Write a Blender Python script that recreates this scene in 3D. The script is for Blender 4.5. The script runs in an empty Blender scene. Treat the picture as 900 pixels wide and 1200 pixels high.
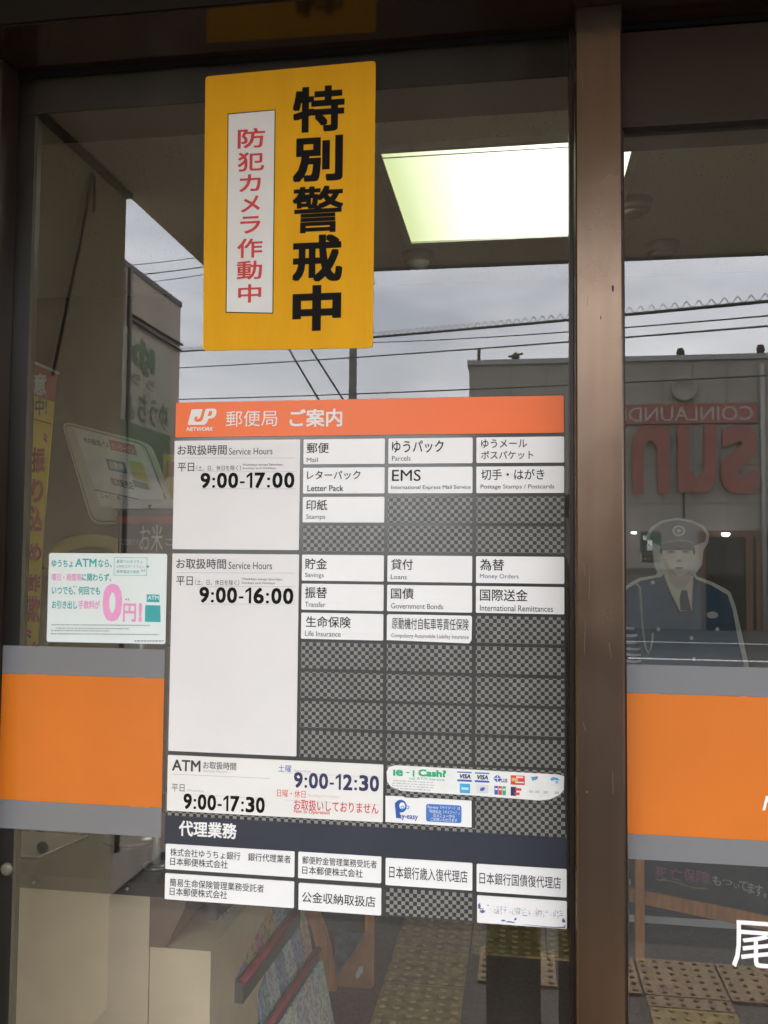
import bpy, math, random
from mathutils import Vector, Matrix
R = math.radians
random.seed(7)
S = bpy.context.scene
COL = S.collection

# ------------------------------------------------------------------ camera
YAW, PITCH, ROLL = R(8.719), R(2.920), R(0.515)
CAM = Vector((0.0, -1.35, 1.5))
F = 1037.0                                   # focal length in pixels of the 900 x 1200 photograph
_cy, _sy, _cp, _sp = math.cos(YAW), math.sin(YAW), math.cos(PITCH), math.sin(PITCH)
fw = Vector((-_sy*_cp, _cy*_cp, _sp)); _r = Vector((_cy, _sy, 0)); _u = _r.cross(fw)
rt = _r*math.cos(ROLL) + _u*math.sin(ROLL); up = _u*math.cos(ROLL) - _r*math.sin(ROLL)
cam_d = bpy.data.cameras.new('camera'); cam = bpy.data.objects.new('camera', cam_d); COL.objects.link(cam)
M4 = Matrix.Identity(4)
for i in range(3):
    M4[i][0], M4[i][1], M4[i][2], M4[i][3] = rt[i], up[i], -fw[i], CAM[i]
cam.matrix_world = M4
cam_d.sensor_fit = 'VERTICAL'; cam_d.sensor_height = 24.0; cam_d.lens = 24.0*F/1200.0
cam_d.clip_start = 0.004; cam_d.clip_end = 800
S.camera = cam

# ------------------------------------------------------------------ world, sun, exposure
SUN_EL = 52
w = bpy.data.worlds.new('World'); S.world = w; w.use_nodes = True
nt = w.node_tree; nt.nodes.clear()
def wn(t, **k):
    n = nt.nodes.new(t)
    for a, b in k.items(): setattr(n, a, b)
    return n
sky = wn('ShaderNodeTexSky', sky_type='NISHITA', sun_disc=False, sun_elevation=R(SUN_EL), sun_rotation=R(180))
sky.air_density = 1.4; sky.dust_density = 3.0
tc = wn('ShaderNodeTexCoord'); mp = wn('ShaderNodeMapping'); mp.inputs['Scale'].default_value = (1, 1, 3.2)
n1 = wn('ShaderNodeTexNoise'); n1.inputs['Scale'].default_value = 2.6; n1.inputs['Detail'].default_value = 7; n1.inputs['Roughness'].default_value = .55
r1 = wn('ShaderNodeValToRGB')
r1.color_ramp.elements[0].position = .34; r1.color_ramp.elements[0].color = (4.4, 4.6, 5.2, 1)
r1.color_ramp.elements[1].position = .68; r1.color_ramp.elements[1].color = (9.6, 9.7, 10.0, 1)
mx = wn('ShaderNodeMix', data_type='RGBA'); mx.inputs['Factor'].default_value = .86
bg = wn('ShaderNodeBackground'); bg.inputs['Strength'].default_value = .1
ow = wn('ShaderNodeOutputWorld')
L = nt.links.new
L(tc.outputs['Generated'], mp.inputs['Vector']); L(mp.outputs['Vector'], n1.inputs['Vector']); L(n1.outputs['Fac'], r1.inputs['Fac'])
L(sky.outputs['Color'], mx.inputs[6]); L(r1.outputs['Color'], mx.inputs[7]); L(mx.outputs[2], bg.inputs['Color']); L(bg.outputs[0], ow.inputs['Surface'])
sd = bpy.data.lights.new('sun', 'SUN'); sd.energy = .7; sd.angle = R(14); sd.color = (1, .95, .88)
so = bpy.data.objects.new('sun', sd); COL.objects.link(so); so.rotation_euler = (R(90-SUN_EL), 0, 0); so.location = (0, -6, 12)
S.view_settings.view_transform = 'Standard'; S.view_settings.look = 'None'; S.view_settings.gamma = 1
S.view_settings.use_curve_mapping = False
S.view_settings.exposure = 2.95
S.render.engine = 'CYCLES'
cy = S.cycles
cy.use_denoising = True; cy.max_bounces = 10; cy.transparent_max_bounces = 24; cy.glossy_bounces = 5; cy.diffuse_bounces = 4
cy.caustics_reflective = False; cy.caustics_refractive = False; cy.sample_clamp_indirect = 6
LAMP = .36

# ------------------------------------------------------------------ measuring: a photo point on a plane of the place
def ray(px, py): return fw*F + rt*(px-450) - up*(py-600)
def W(px, py, Y=0.0):
    d = ray(px, py); t = (Y-CAM.y)/d.y
    return (CAM.x+d.x*t, CAM.z+d.z*t)
def RX(px, py, X):                             # seen in the glass: point of a side wall at X, real side
    d = ray(px, py); t = X/d.x
    return (X, -(CAM.y+d.y*t), CAM.z+d.z*t)
def HX(px, py, Y): return W(px, py, Y)

# ------------------------------------------------------------------ materials
MATS = {}
def new_mat(name):
    m = bpy.data.materials.new(name); m.use_nodes = True
    t = m.node_tree; p = t.nodes['Principled BSDF']
    return m, t, p
def mat(name, col, rough=.5, metal=0, var=.12, scale=18, bump=0, bscale=200, spec=.5, coat=0, detail=4, stretch=(1, 1, 1), rvar=0):
    if name in MATS: return MATS[name]
    m, t, p = new_mat(name)
    p.inputs['Roughness'].default_value = rough; p.inputs['Metallic'].default_value = metal
    p.inputs['Specular IOR Level'].default_value = spec; p.inputs['Coat Weight'].default_value = coat
    g = t.nodes.new('ShaderNodeNewGeometry'); mpn = t.nodes.new('ShaderNodeMapping'); mpn.inputs['Scale'].default_value = stretch
    t.links.new(g.outputs['Position'], mpn.inputs['Vector'])
    n = t.nodes.new('ShaderNodeTexNoise'); n.inputs['Scale'].default_value = scale; n.inputs['Detail'].default_value = detail
    t.links.new(mpn.outputs['Vector'], n.inputs['Vector'])
    rp = t.nodes.new('ShaderNodeValToRGB')
    a = [max(0, c*(1-var)) for c in col]; b = [min(1, c*(1+var)) for c in col]
    rp.color_ramp.elements[0].position = .3; rp.color_ramp.elements[1].position = .7
    rp.color_ramp.elements[0].color = (*a, 1); rp.color_ramp.elements[1].color = (*b, 1)
    t.links.new(n.outputs['Fac'], rp.inputs['Fac']); t.links.new(rp.outputs['Color'], p.inputs['Base Color'])
    if rvar:
        nr = t.nodes.new('ShaderNodeTexNoise'); nr.inputs['Scale'].default_value = 9; nr.inputs['Detail'].default_value = 6
        rm = t.nodes.new('ShaderNodeMapRange'); rm.inputs['From Min'].default_value = .3; rm.inputs['From Max'].default_value = .7
        rm.inputs['To Min'].default_value = rough-rvar; rm.inputs['To Max'].default_value = rough+rvar
        t.links.new(g.outputs['Position'], nr.inputs['Vector']); t.links.new(nr.outputs['Fac'], rm.inputs['Value']); t.links.new(rm.outputs[0], p.inputs['Roughness'])
    if bump:
        n2 = t.nodes.new('ShaderNodeTexNoise'); n2.inputs['Scale'].default_value = bscale; n2.inputs['Detail'].default_value = 3
        t.links.new(mpn.outputs['Vector'], n2.inputs['Vector'])
        bm = t.nodes.new('ShaderNodeBump'); bm.inputs['Strength'].default_value = bump; bm.inputs['Distance'].default_value = .004
        t.links.new(n2.outputs['Fac'], bm.inputs['Height']); t.links.new(bm.outputs['Normal'], p.inputs['Normal'])
    MATS[name] = m
    return m
def emit(name, col, s):
    if name in MATS: return MATS[name]
    m, t, p = new_mat(name)
    p.inputs['Base Color'].default_value = (.8, .8, .75, 1)
    p.inputs['Emission Color'].default_value = (*col, 1); p.inputs['Emission Strength'].default_value = s
    MATS[name] = m
    return m
def glass(name, ior=1.8, tint=(.93, .95, .94), dust=0):
    m, t, p = new_mat(name); t.nodes.remove(p); o = t.nodes['Material Output']
    fr = t.nodes.new('ShaderNodeFresnel'); fr.inputs['IOR'].default_value = ior
    g = t.nodes.new('ShaderNodeNewGeometry')
    sb = t.nodes.new('ShaderNodeMath'); sb.operation = 'SUBTRACT'; sb.inputs[0].default_value = 1
    t.links.new(g.outputs['Backfacing'], sb.inputs[1])
    mu = t.nodes.new('ShaderNodeMath'); mu.operation = 'MULTIPLY'
    t.links.new(fr.outputs[0], mu.inputs[0]); t.links.new(sb.outputs[0], mu.inputs[1])
    tr = t.nodes.new('ShaderNodeBsdfTransparent'); tr.inputs[0].default_value = (*tint, 1)
    gl = t.nodes.new('ShaderNodeBsdfGlossy'); gl.inputs['Roughness'].default_value = 0
    ms = t.nodes.new('ShaderNodeMixShader')
    t.links.new(mu.outputs[0], ms.inputs[0]); t.links.new(tr.outputs[0], ms.inputs[1]); t.links.new(gl.outputs[0], ms.inputs[2])
    if dust:
        n = t.nodes.new('ShaderNodeTexNoise'); n.inputs['Scale'].default_value = 3.2; n.inputs['Detail'].default_value = 8; n.inputs['Roughness'].default_value = .62
        mpn = t.nodes.new('ShaderNodeMapping'); mpn.inputs['Scale'].default_value = (1.6, 1, .55); mpn.inputs['Rotation'].default_value = (0, .5, 0)
        t.links.new(g.outputs['Position'], mpn.inputs['Vector']); t.links.new(mpn.outputs['Vector'], n.inputs['Vector'])
        mr = t.nodes.new('ShaderNodeMapRange'); mr.inputs['From Min'].default_value = .38; mr.inputs['From Max'].default_value = .75
        mr.inputs['To Min'].default_value = dust*.12; mr.inputs['To Max'].default_value = dust
        t.links.new(n.outputs['Fac'], mr.inputs['Value'])
        m3 = t.nodes.new('ShaderNodeMath'); m3.operation = 'MULTIPLY'; t.links.new(mr.outputs[0], m3.inputs[0]); t.links.new(sb.outputs[0], m3.inputs[1])
        df = t.nodes.new('ShaderNodeBsdfDiffuse'); df.inputs[0].default_value = (.66, .64, .60, 1)
        m2 = t.nodes.new('ShaderNodeMixShader'); t.links.new(m3.outputs[0], m2.inputs[0]); t.links.new(ms.outputs[0], m2.inputs[1]); t.links.new(df.outputs[0], m2.inputs[2]); ms = m2
    t.links.new(ms.outputs[0], o.inputs['Surface'])
    return m
def film(name, col, alpha, rough=.12):
    m, t, p = new_mat(name); p.inputs['Base Color'].default_value = (*col, 1); p.inputs['Roughness'].default_value = rough
    p.inputs['Alpha'].default_value = alpha
    return m
def checker(name, a, b, s):
    m, t, p = new_mat(name)
    tcn = t.nodes.new('ShaderNodeTexCoord'); sx = t.nodes.new('ShaderNodeSeparateXYZ'); cx = t.nodes.new('ShaderNodeCombineXYZ')
    t.links.new(tcn.outputs['Object'], sx.inputs[0]); t.links.new(sx.outputs[0], cx.inputs[0]); t.links.new(sx.outputs[2], cx.inputs[1])
    cx.inputs[2].default_value = .0005
    ck = t.nodes.new('ShaderNodeTexChecker'); ck.inputs['Scale'].default_value = 1/s
    n = t.nodes.new('ShaderNodeTexNoise'); n.inputs['Scale'].default_value = 35
    t.links.new(tcn.outputs['Object'], n.inputs['Vector'])
    ck.inputs['Color1'].default_value = (*a, 1); ck.inputs['Color2'].default_value = (*b, 1)
    mr = t.nodes.new('ShaderNodeMapRange'); mr.inputs['To Min'].default_value = .75; mr.inputs['To Max'].default_value = 1.25
    t.links.new(n.outputs['Fac'], mr.inputs['Value'])
    mm = t.nodes.new('ShaderNodeMix'); mm.data_type = 'RGBA'; mm.blend_type = 'MULTIPLY'; mm.inputs['Factor'].default_value = 1
    t.links.new(cx.outputs[0], ck.inputs['Vector']); t.links.new(ck.outputs['Color'], mm.inputs[6]); t.links.new(mr.outputs[0], mm.inputs[7])
    t.links.new(mm.outputs[2], p.inputs['Base Color']); p.inputs['Roughness'].default_value = .22; p.inputs['Specular IOR Level'].default_value = .4
    return m
def dotted(name, col, dark, scale, thr, rough=.85):
    # acoustic board: tiny holes spread through the face of the board
    m, t, p = new_mat(name); p.inputs['Roughness'].default_value = rough; p.inputs['Specular IOR Level'].default_value = .2
    g = t.nodes.new('ShaderNodeNewGeometry')
    mpn = t.nodes.new('ShaderNodeMapping'); mpn.inputs['Scale'].default_value = (1, .45, 1); t.links.new(g.outputs['Position'], mpn.inputs['Vector'])
    v = t.nodes.new('ShaderNodeTexVoronoi'); v.inputs['Scale'].default_value = scale; t.links.new(mpn.outputs['Vector'], v.inputs['Vector'])
    n = t.nodes.new('ShaderNodeTexNoise'); n.inputs['Scale'].default_value = 14; t.links.new(g.outputs['Position'], n.inputs['Vector'])
    mu = t.nodes.new('ShaderNodeMath'); mu.operation = 'MULTIPLY'; t.links.new(n.outputs['Fac'], mu.inputs[0]); mu.inputs[1].default_value = thr*2
    lt = t.nodes.new('ShaderNodeMath'); lt.operation = 'LESS_THAN'; t.links.new(v.outputs['Distance'], lt.inputs[0]); t.links.new(mu.outputs[0], lt.inputs[1])
    mm = t.nodes.new('ShaderNodeMix'); mm.data_type = 'RGBA'; mm.inputs[6].default_value = (*col, 1); mm.inputs[7].default_value = (*dark, 1)
    t.links.new(lt.outputs[0], mm.inputs['Factor']); t.links.new(mm.outputs[2], p.inputs['Base Color'])
    return m

BRONZE = mat('bronze_aluminium', (.160, .112, .080), .24, .92, .10, 6, .04, 500, stretch=(8, 8, .35), rvar=.045)
DARKBR = mat('dark_bronze_frame', (.030, .019, .013), .34, .2, .12, 5, .04, 500, spec=.3)
GLOSSBR = mat('polished_bronze_soffit', (.020, .012, .009), .13, 0, .10, 4, spec=.28)
GLASS = glass('window_glass', 2.05, dust=.034)
SHOPGLASS = glass('shop_glass', 1.5, (.5, .52, .52))
STUCCO = mat('beige_stucco', (.72, .61, .40), .9, 0, .12, 7, .35, 160)
SOFFIT = mat('soffit_board', (.74, .68, .57), .85, 0, .06, 25, .3, 420)
CEIL = dotted('acoustic_ceiling_board', (.80, .74, .64), (.26, .22, .17), 95, .13)
WALLIN = mat('interior_wall_paint', (.42, .38, .32), .8, 0, .08, 3)
FLOORIN = mat('dark_interior_floor', (.12, .085, .068), .5, 0, .25, 60, .1, 120)
TACT = mat('yellow_tactile_tile', (.36, .265, .085), .75, 0, .35, 24, .25, 150)
TACTBR = mat('worn_tactile_tile', (.33, .225, .125), .75, 0, .22, 25, .25, 150)  # browner than the yellow tiles
TACTDK = mat('worn_tile_stud', (.19, .128, .075), .8, 0, .2, 40)  # studs darker than the brown tiles under them
PAVE = mat('dark_paving', (.115, .098, .088), .85, 0, .28, 45, .4, 160)
ASPH = mat('asphalt', (.062, .060, .058), .9, 0, .25, 70, .5, 190)
KERB = mat('kerb_concrete', (.115, .105, .095), .85, 0, .18, 22, .3, 140)
ROADW = mat('road_paint', (.72, .72, .70), .7, 0, .12, 12)
GROUNDM = mat('far_ground', (.10, .095, .085), .95, 0, .25, 6, .4, 60)
WHITEP = mat('white_plate', (.80, .80, .80), .30, 0, .025, 9, spec=.45)
WHITEG = mat('grey_white_panel', (.71, .70, .695), .32, 0, .03, 7, spec=.45)
WHITEM = mat('matte_white', (.78, .78, .77), .6, 0, .04, 10)
BLACKI = mat('black_ink', (.007, .0065, .006), .7, 0, .1, 50, spec=.15)
GREYI = mat('grey_ink', (.060, .060, .063), .6, 0, .1, 50, spec=.2)
PALEI = mat('pale_grey_ink', (.42, .42, .42), .5, 0, .1, 50)
ORANGEH = mat('orange_header', (.86, .155, .022), .30, 0, .03, 5, spec=.32)
ORANGEB = mat('orange_film', (.62, .165, .016), .20, 0, .06, 5, .06, 26, spec=.5, rvar=.08)
WARNY = mat('yellow_poster', (.80, .40, .012), .75, 0, .04, 30, .12, 260, spec=.2, stretch=(1, 1, .15))
REDI = mat('red_ink', (.62, .045, .045), .6, 0, .08, 30)
NAVY = mat('navy_strip', (.030, .034, .050), .28, 0, .12, 14)
NAVYI = mat('navy_ink', (.02, .025, .085), .5, 0, .08, 30)
BLUEI = mat('blue_ink', (.04, .10, .42), .5, 0, .08, 30)
TEAL = mat('teal_ink', (.035, .36, .36), .5, 0, .06, 30)
PINK = mat('pink_ink', (.76, .32, .55), .5, 0, .05, 30)
GREENI = mat('green_ink', (.02, .38, .17), .5, 0, .08, 30)
SKYI = mat('sky_blue_ink', (.05, .36, .62), .5, 0, .06, 30)
REDP = mat('red_print', (.60, .05, .06), .5, 0, .08, 30)
STICKW = mat('glossy_sticker_white', (.70, .77, .76), .2, 0, .02, 8)
BACKS = mat('sign_backing', (.050, .050, .047), .14, 0, .12, 12, spec=.5)
CHECK = checker('checker_print', (.040, .040, .038), (.215, .215, .205), .0059)
GREYF = film('grey_film', (.275, .278, .288), .58, .2)
NETW = mat('white_film_lettering', (.86, .86, .86), .4, 0, .02, 10)
WOODO = mat('orange_wood', (.66, .27, .075), .5, 0, .22, 9, .1, 90, stretch=(6, 6, .8))
CHALKB = mat('chalkboard', (.022, .024, .022), .75, 0, .3, 12)
CHALKW = mat('white_chalk', (.62, .62, .60), .9, 0, .2, 120)
CHALKP = mat('pink_chalk', (.50, .12, .28), .9, 0, .2, 120)
COUNTER = mat('counter_panel', (.74, .57, .39), .55, 0, .06, 12, .05, 200)
CTOP = mat('dark_counter_top', (.055, .038, .030), .25, 0, .2, 14)
BROWNP = mat('brown_panel', (.22, .135, .09), .5, 0, .08, 12)
DKSTUFF = mat('dark_fabric', (.03, .036, .03), .85, 0, .3, 30, .3, 120)
PAPER = mat('paper_sheet', (.62, .60, .52), .7, 0, .05, 20)
STEEL = mat('brushed_steel', (.55, .54, .52), .3, .9, .06, 30)
BANY = mat('yellow_banner', (.92, .66, .03), .8, 0, .08, 12)
BANR = mat('red_banner', (.52, .045, .05), .8, 0, .08, 12)
PANELG = mat('pale_green_panel', (.58, .60, .50), .4, 0, .04, 14)
YELPL = mat('yellow_plastic', (.62, .50, .10), .4, 0, .08, 14)

# ------------------------------------------------------------------ mesh builder
_txt = {}
def text_geo(s, off=0.0):
    k = (s, off)
    if k not in _txt:
        cu = bpy.data.curves.new('lettering', 'FONT'); cu.body = s; cu.offset = off; cu.resolution_u = 3
        ob = bpy.data.objects.new('lettering', cu); COL.objects.link(ob)
        dg = bpy.context.evaluated_depsgraph_get(); me = bpy.data.meshes.new_from_object(ob.evaluated_get(dg))
        v = [(q.co.x, q.co.y) for q in me.vertices]; f = [tuple(p.vertices) for p in me.polygons]
        bpy.data.objects.remove(ob); bpy.data.curves.remove(cu); bpy.data.meshes.remove(me)
        _txt[k] = (v, f)
    return _txt[k]
def bold(s, off):
    """heavier lettering: copies of the glyph nudged by off, each a hair in front of the last"""
    v, f = text_geo(s)
    if abs(off) < 1e-6: return [(x, y, 0) for x, y in v], f
    V, F_ = [], []
    for k, (dx, dy) in enumerate([(0, 0), (1, 1), (-1, 1), (1, -1), (-1, -1), (1, 0), (-1, 0), (0, 1), (0, -1)]):
        b = len(V); V += [(x+dx*off*.9, y+dy*off*.9, k*.000012) for x, y in v]; F_ += [tuple(i+b for i in p) for p in f]
    return V, F_
def rrect(x0, z0, x1, z1, r, n=5):
    pts = []
    for cx, cz, a0 in ((x1-r, z1-r, 0), (x0+r, z1-r, 90), (x0+r, z0+r, 180), (x1-r, z0+r, 270)):
        for i in range(n+1):
            a = R(a0+90*i/n); pts.append((cx+r*math.cos(a), cz+r*math.sin(a)))
    return pts
class MB:
    """collects shapes; points are given in the place's own metres"""
    def __init__(s, fn=None): s.v = []; s.f = []; s.mi = []; s.sm = []; s.mats = []; s.fn = fn
    def m(s, mt):
        if mt not in s.mats: s.mats.append(mt)
        return s.mats.index(mt)
    def add(s, vs, fs, mt, smooth=False):
        b = len(s.v)
        if s.fn: vs = [s.fn(*p) for p in vs]
        s.v += [tuple(p) for p in vs]; k = s.m(mt)
        for f in fs: s.f.append(tuple(i+b for i in f)); s.mi.append(k); s.sm.append(smooth)
        return s
    def box(s, x0, x1, y0, y1, z0, z1, mt):
        vs = [(x, y, z) for z in (z0, z1) for y in (y0, y1) for x in (x0, x1)]
        return s.add(vs, [(0, 2, 3, 1), (4, 5, 7, 6), (0, 1, 5, 4), (2, 6, 7, 3), (0, 4, 6, 2), (1, 3, 7, 5)], mt)
    def bbox(s, x0, x1, y0, y1, z0, z1, mt, b=.003):
        # box with its vertical and front edges chamfered
        pts = [(x0+b, y0), (x1-b, y0), (x1, y0+b), (x1, y1-b), (x1-b, y1), (x0+b, y1), (x0, y1-b), (x0, y0+b)]
        n = 8; vs = [(p[0], p[1], z0) for p in pts]+[(p[0], p[1], z1) for p in pts]
        fs = [tuple(reversed(range(n))), tuple(range(n, 2*n))]+[(i, (i+1) % n, n+(i+1) % n, n+i) for i in range(n)]
        return s.add(vs, fs, mt)
    def prism(s, pts, y0, y1, mt):
        """outline in (x,z), front at y0, back at y1"""
        A = sum(pts[i][0]*pts[(i+1) % len(pts)][1]-pts[(i+1) % len(pts)][0]*pts[i][1] for i in range(len(pts)))
        if A < 0: pts = pts[::-1]
        n = len(pts); vs = [(p[0], y0, p[1]) for p in pts]+[(p[0], y1, p[1]) for p in pts]
        fs = [tuple(range(n)), tuple(reversed(range(n, 2*n)))]+[((i+1) % n, i, n+i, n+(i+1) % n) for i in range(n)]
        return s.add(vs, fs, mt)
    def plate(s, x0, x1, z0, z1, y0, y1, mt, r=.002): return s.prism(rrect(x0, z0, x1, z1, r), y0, y1, mt)
    def text(s, st, x0, x1, z0, z1, y, mt, off=0.0, slant=0.0):
        v, f = bold(st, off)
        if not v: return s
        a = min(p[0] for p in v); b = max(p[0] for p in v); c = min(p[1] for p in v); d = max(p[1] for p in v)
        if d-c < 1e-6 or b-a < 1e-6: return s
        vs = []
        for p in v:
            q = (p[1]-c)/(d-c)
            vs.append((x0+(p[0]-a)/(b-a)*(x1-x0)+slant*q*(z1-z0), y-p[2], z0+q*(z1-z0)))
        return s.add(vs, f, mt)
    def T(s, st, px0, py0, px1, py1, y, mt, off=0.0, slant=0.0, Y=0.0):
        """lettering measured on the photo, laid on the plane at depth Y"""
        xm, ym = (px0+px1)/2, (py0+py1)/2
        return s.text(st, W(px0, ym, Y)[0], W(px1, ym, Y)[0], W(xm, py1, Y)[1], W(xm, py0, Y)[1], y, mt, off, slant)
    def times(s, st, px0, py0, px1, py1, y, mt):
        xm, ym = (px0+px1)/2, (py0+py1)/2
        x0, x1, z0, z1 = W(px0, ym)[0], W(px1, ym)[0], W(xm, py1)[1], W(xm, py0)[1]
        w_, h_ = x1-x0, z1-z0
        cells = ((0, .105), (.127, .157), (.178, .285), (.298, .405), (.424, .474), (.492, .557), (.580, .690), (.713, .743), (.768, .876), (.892, 1))
        for ch, (a, b) in zip(st, cells):
            X0, X1 = x0+a*w_, x0+b*w_
            if ch == '1':
                L_ = [(.98, 0), (.98, 1), (.66, 1), (.02, .80), (.02, .64), (.60, .80), (.60, 0)]
                s.prism([(X0+p*(X1-X0), z0+q*h_) for p, q in L_], y, y+.0001, mt)
            elif ch == ':':
                for q in (.02, .50): s.prism(rrect(X0, z0+q*h_, X1, z0+(q+.17)*h_, (X1-X0)*.3), y, y+.0001, mt)
            elif ch == '-': s.box(X0, X1, y, y+.0001, z0+.30*h_, z0+.43*h_, mt)
            else: s.text(ch, X0, X1, z0-.01*h_, z1, y, mt, .030)
        return s
    def B(s, px0, py0, px1, py1, y0, y1, mt, r=0.0, Y=0.0):
        xm, ym = (px0+px1)/2, (py0+py1)/2
        x0, x1, z0, z1 = W(px0, ym, Y)[0], W(px1, ym, Y)[0], W(xm, py1, Y)[1], W(xm, py0, Y)[1]
        return s.plate(x0, x1, z0, z1, y0, y1, mt, r or min(x1-x0, z1-z0)*.02)
    def P(s, pts, y0, y1, mt, Y=0.0): return s.prism([W(a, b, Y) for a, b in pts], y0, y1, mt)
    def tube(s, pts, r, mt, n=8, caps=True):
        pts = [Vector(p) for p in pts]; vs = []; fs = []
        rad = r if isinstance(r, (list, tuple)) else [r]*len(pts)
        for i, p in enumerate(pts):
            d = (pts[min(i+1, len(pts)-1)]-pts[max(i-1, 0)]).normalized()
            a = d.cross(Vector((0, 0, 1)));
            if a.length < 1e-3: a = d.cross(Vector((1, 0, 0)))
            a.normalize(); b = d.cross(a)
            for k in range(n):
                t = 2*math.pi*k/n; vs.append(tuple(p+(a*math.cos(t)+b*math.sin(t))*rad[i]))
        for i in range(len(pts)-1):
            for k in range(n):
                fs.append((i*n+k, i*n+(k+1) % n, (i+1)*n+(k+1) % n, (i+1)*n+k))
        if caps: fs += [tuple(reversed(range(n))), tuple(range((len(pts)-1)*n, len(pts)*n))]
        return s.add(vs, fs, mt, True)
    def lathe(s, c, prof, mt, n=20, axis='z'):
        vs = []; fs = []
        for r, h in prof:
            for k in range(n):
                t = 2*math.pi*k/n; a, b = r*math.cos(t), r*math.sin(t)
                vs.append((c[0]+a, c[1]+b, c[2]+h) if axis == 'z' else (c[0]+a, c[1]-h, c[2]+b))
        for i in range(len(prof)-1):
            for k in range(n): fs.append((i*n+k, i*n+(k+1) % n, (i+1)*n+(k+1) % n, (i+1)*n+k))
        fs += [tuple(reversed(range(n))), tuple(range((len(prof)-1)*n, len(prof)*n))]
        return s.add(vs, fs, mt, True)
    def build(s, name, parent=None, base=None):
        if parent is not None: base = parent['_b']
        b = Vector(base) if base is not None else Vector((0, 0, 0))
        me = bpy.data.meshes.new(name); me.from_pydata([tuple(Vector(p)-b) for p in s.v], [], s.f)
        for mt in s.mats: me.materials.append(mt)
        me.polygons.foreach_set('material_index', s.mi); me.polygons.foreach_set('use_smooth', s.sm)
        me.update()
        o = bpy.data.objects.new(name, me); COL.objects.link(o)
        BASE[o.name] = b
        if parent is not None and hasattr(parent, 'obj'): o.parent = parent.obj
        elif parent is not None: o.parent = parent['_o']
        else: o.location = b
        return {'_o': o, '_b': b}
BASE = {}
def tag(h, label=None, cat=None, group=None, kind=None):
    o = h['_o']
    if label: o['label'] = label
    if cat: o['category'] = cat
    if group: o['group'] = group
    if kind: o['kind'] = kind
    return h
def thing(name, base, label, cat, group=None):
    o = bpy.data.objects.new(name, None); COL.objects.link(o); o.location = base; o.empty_display_size = .05
    return tag({'_o': o, '_b': Vector(base)}, label, cat, group)
def struct(name, mb): return tag(mb.build(name), kind='structure')

# ================================================================== the setting
TOP = 2.311           # top edge of the glass
GX0, MX0, MX1, DX1 = -.86, .0798, .1467, 1.30
CZ2 = 2.75            # canopy and ceiling height
KY = -2.18            # kerb
struct('pavement', MB().box(-9, 9, KY, 0.0, -.25, 0, PAVE))
struct('kerb', MB().bbox(-9, 9, KY-.15, KY-.004, -.25, -.008, KERB, .012))
struct('road', MB().box(-60, 60, -17.0, KY-.15, -.4, -.13, ASPH))
struct('ground', MB().box(-400, 400, -500, 80, -.6, -.41, GROUNDM))
struct('car_park', MB().box(-60, 60, -19.99, -17.0, -.4, -.11, mat('car_park_asphalt', (.075, .073, .07), .9, 0, .2, 40, .4, 150)))
for yy in (-13.8, -16.9): struct('road_marking', MB().box(-60, 60, yy-.08, yy+.08, -.1299, -.1255, ROADW))
# interior floor and ceiling
struct('floor', MB().box(-2.4, 3.2, .0, 6.0, -.25, -.002, FLOORIN))
struct('ceiling', MB().box(-2.4, 3.2, .12, 6.0, CZ2, CZ2+.1, CEIL))

# ---- the post office building shell
po = thing('post_office', (.2, 0, 0), 'beige rendered post office building with a deep flat canopy over its entrance', 'building')
MB().box(-2.4, 3.2, 6.0, 6.15, -.2, 2.9, WALLIN).build('back_wall', po)
MB().box(-2.399, 3.199, 2.62, 2.72, -.001, CZ2-.001, mat('partition_paint', (.135, .118, .098), .85, 0, .08, 3)).build('partition_wall', po)  # added wall hiding the ceiling beyond; dark colour stands in for a dim room
MB().box(-2.55, -2.4, .0, 6.15, -.2, 2.9, WALLIN).build('inner_side_wall', po)
MB().box(3.2, 3.35, .0, 6.15, -.2, 2.9, WALLIN).build('inner_side_wall', po)
MB().box(-2.4, -1.0, .0, .14, 0, 2.749, STUCCO).build('front_wall', po)
MB().box(1.6, 3.2, .0, .14, 0, 2.749, STUCCO).build('front_wall', po)
MB().box(-1.0, 1.6, .0, .118, 2.46, 2.749, DARKBR).build('front_wall', po)
cn = MB()
cn.box(-1.35, 4.2, -2.37, -.0, CZ2, CZ2+.09, SOFFIT); cn.box(-1.36, 4.2, -2.42, .0, CZ2+.09, 3.25, STUCCO); cn.box(-1.35, 4.2, -2.42, -2.372, CZ2-.0, CZ2+.089, DARKBR)
cn.build('canopy', po)
MB().box(-1.3495, -1.325, -1.49, 0, CZ2-.018, CZ2-.002, DARKBR).build('canopy_trim', po)
MB().box(-1.62, -1.35, -1.49, -.002, -.1, 3.2, STUCCO).build('wing_wall', po)
MB().box(-1.61, 4.2, .0, 6.15, 3.0, 3.3, STUCCO).build('upper_wall', po)

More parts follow.
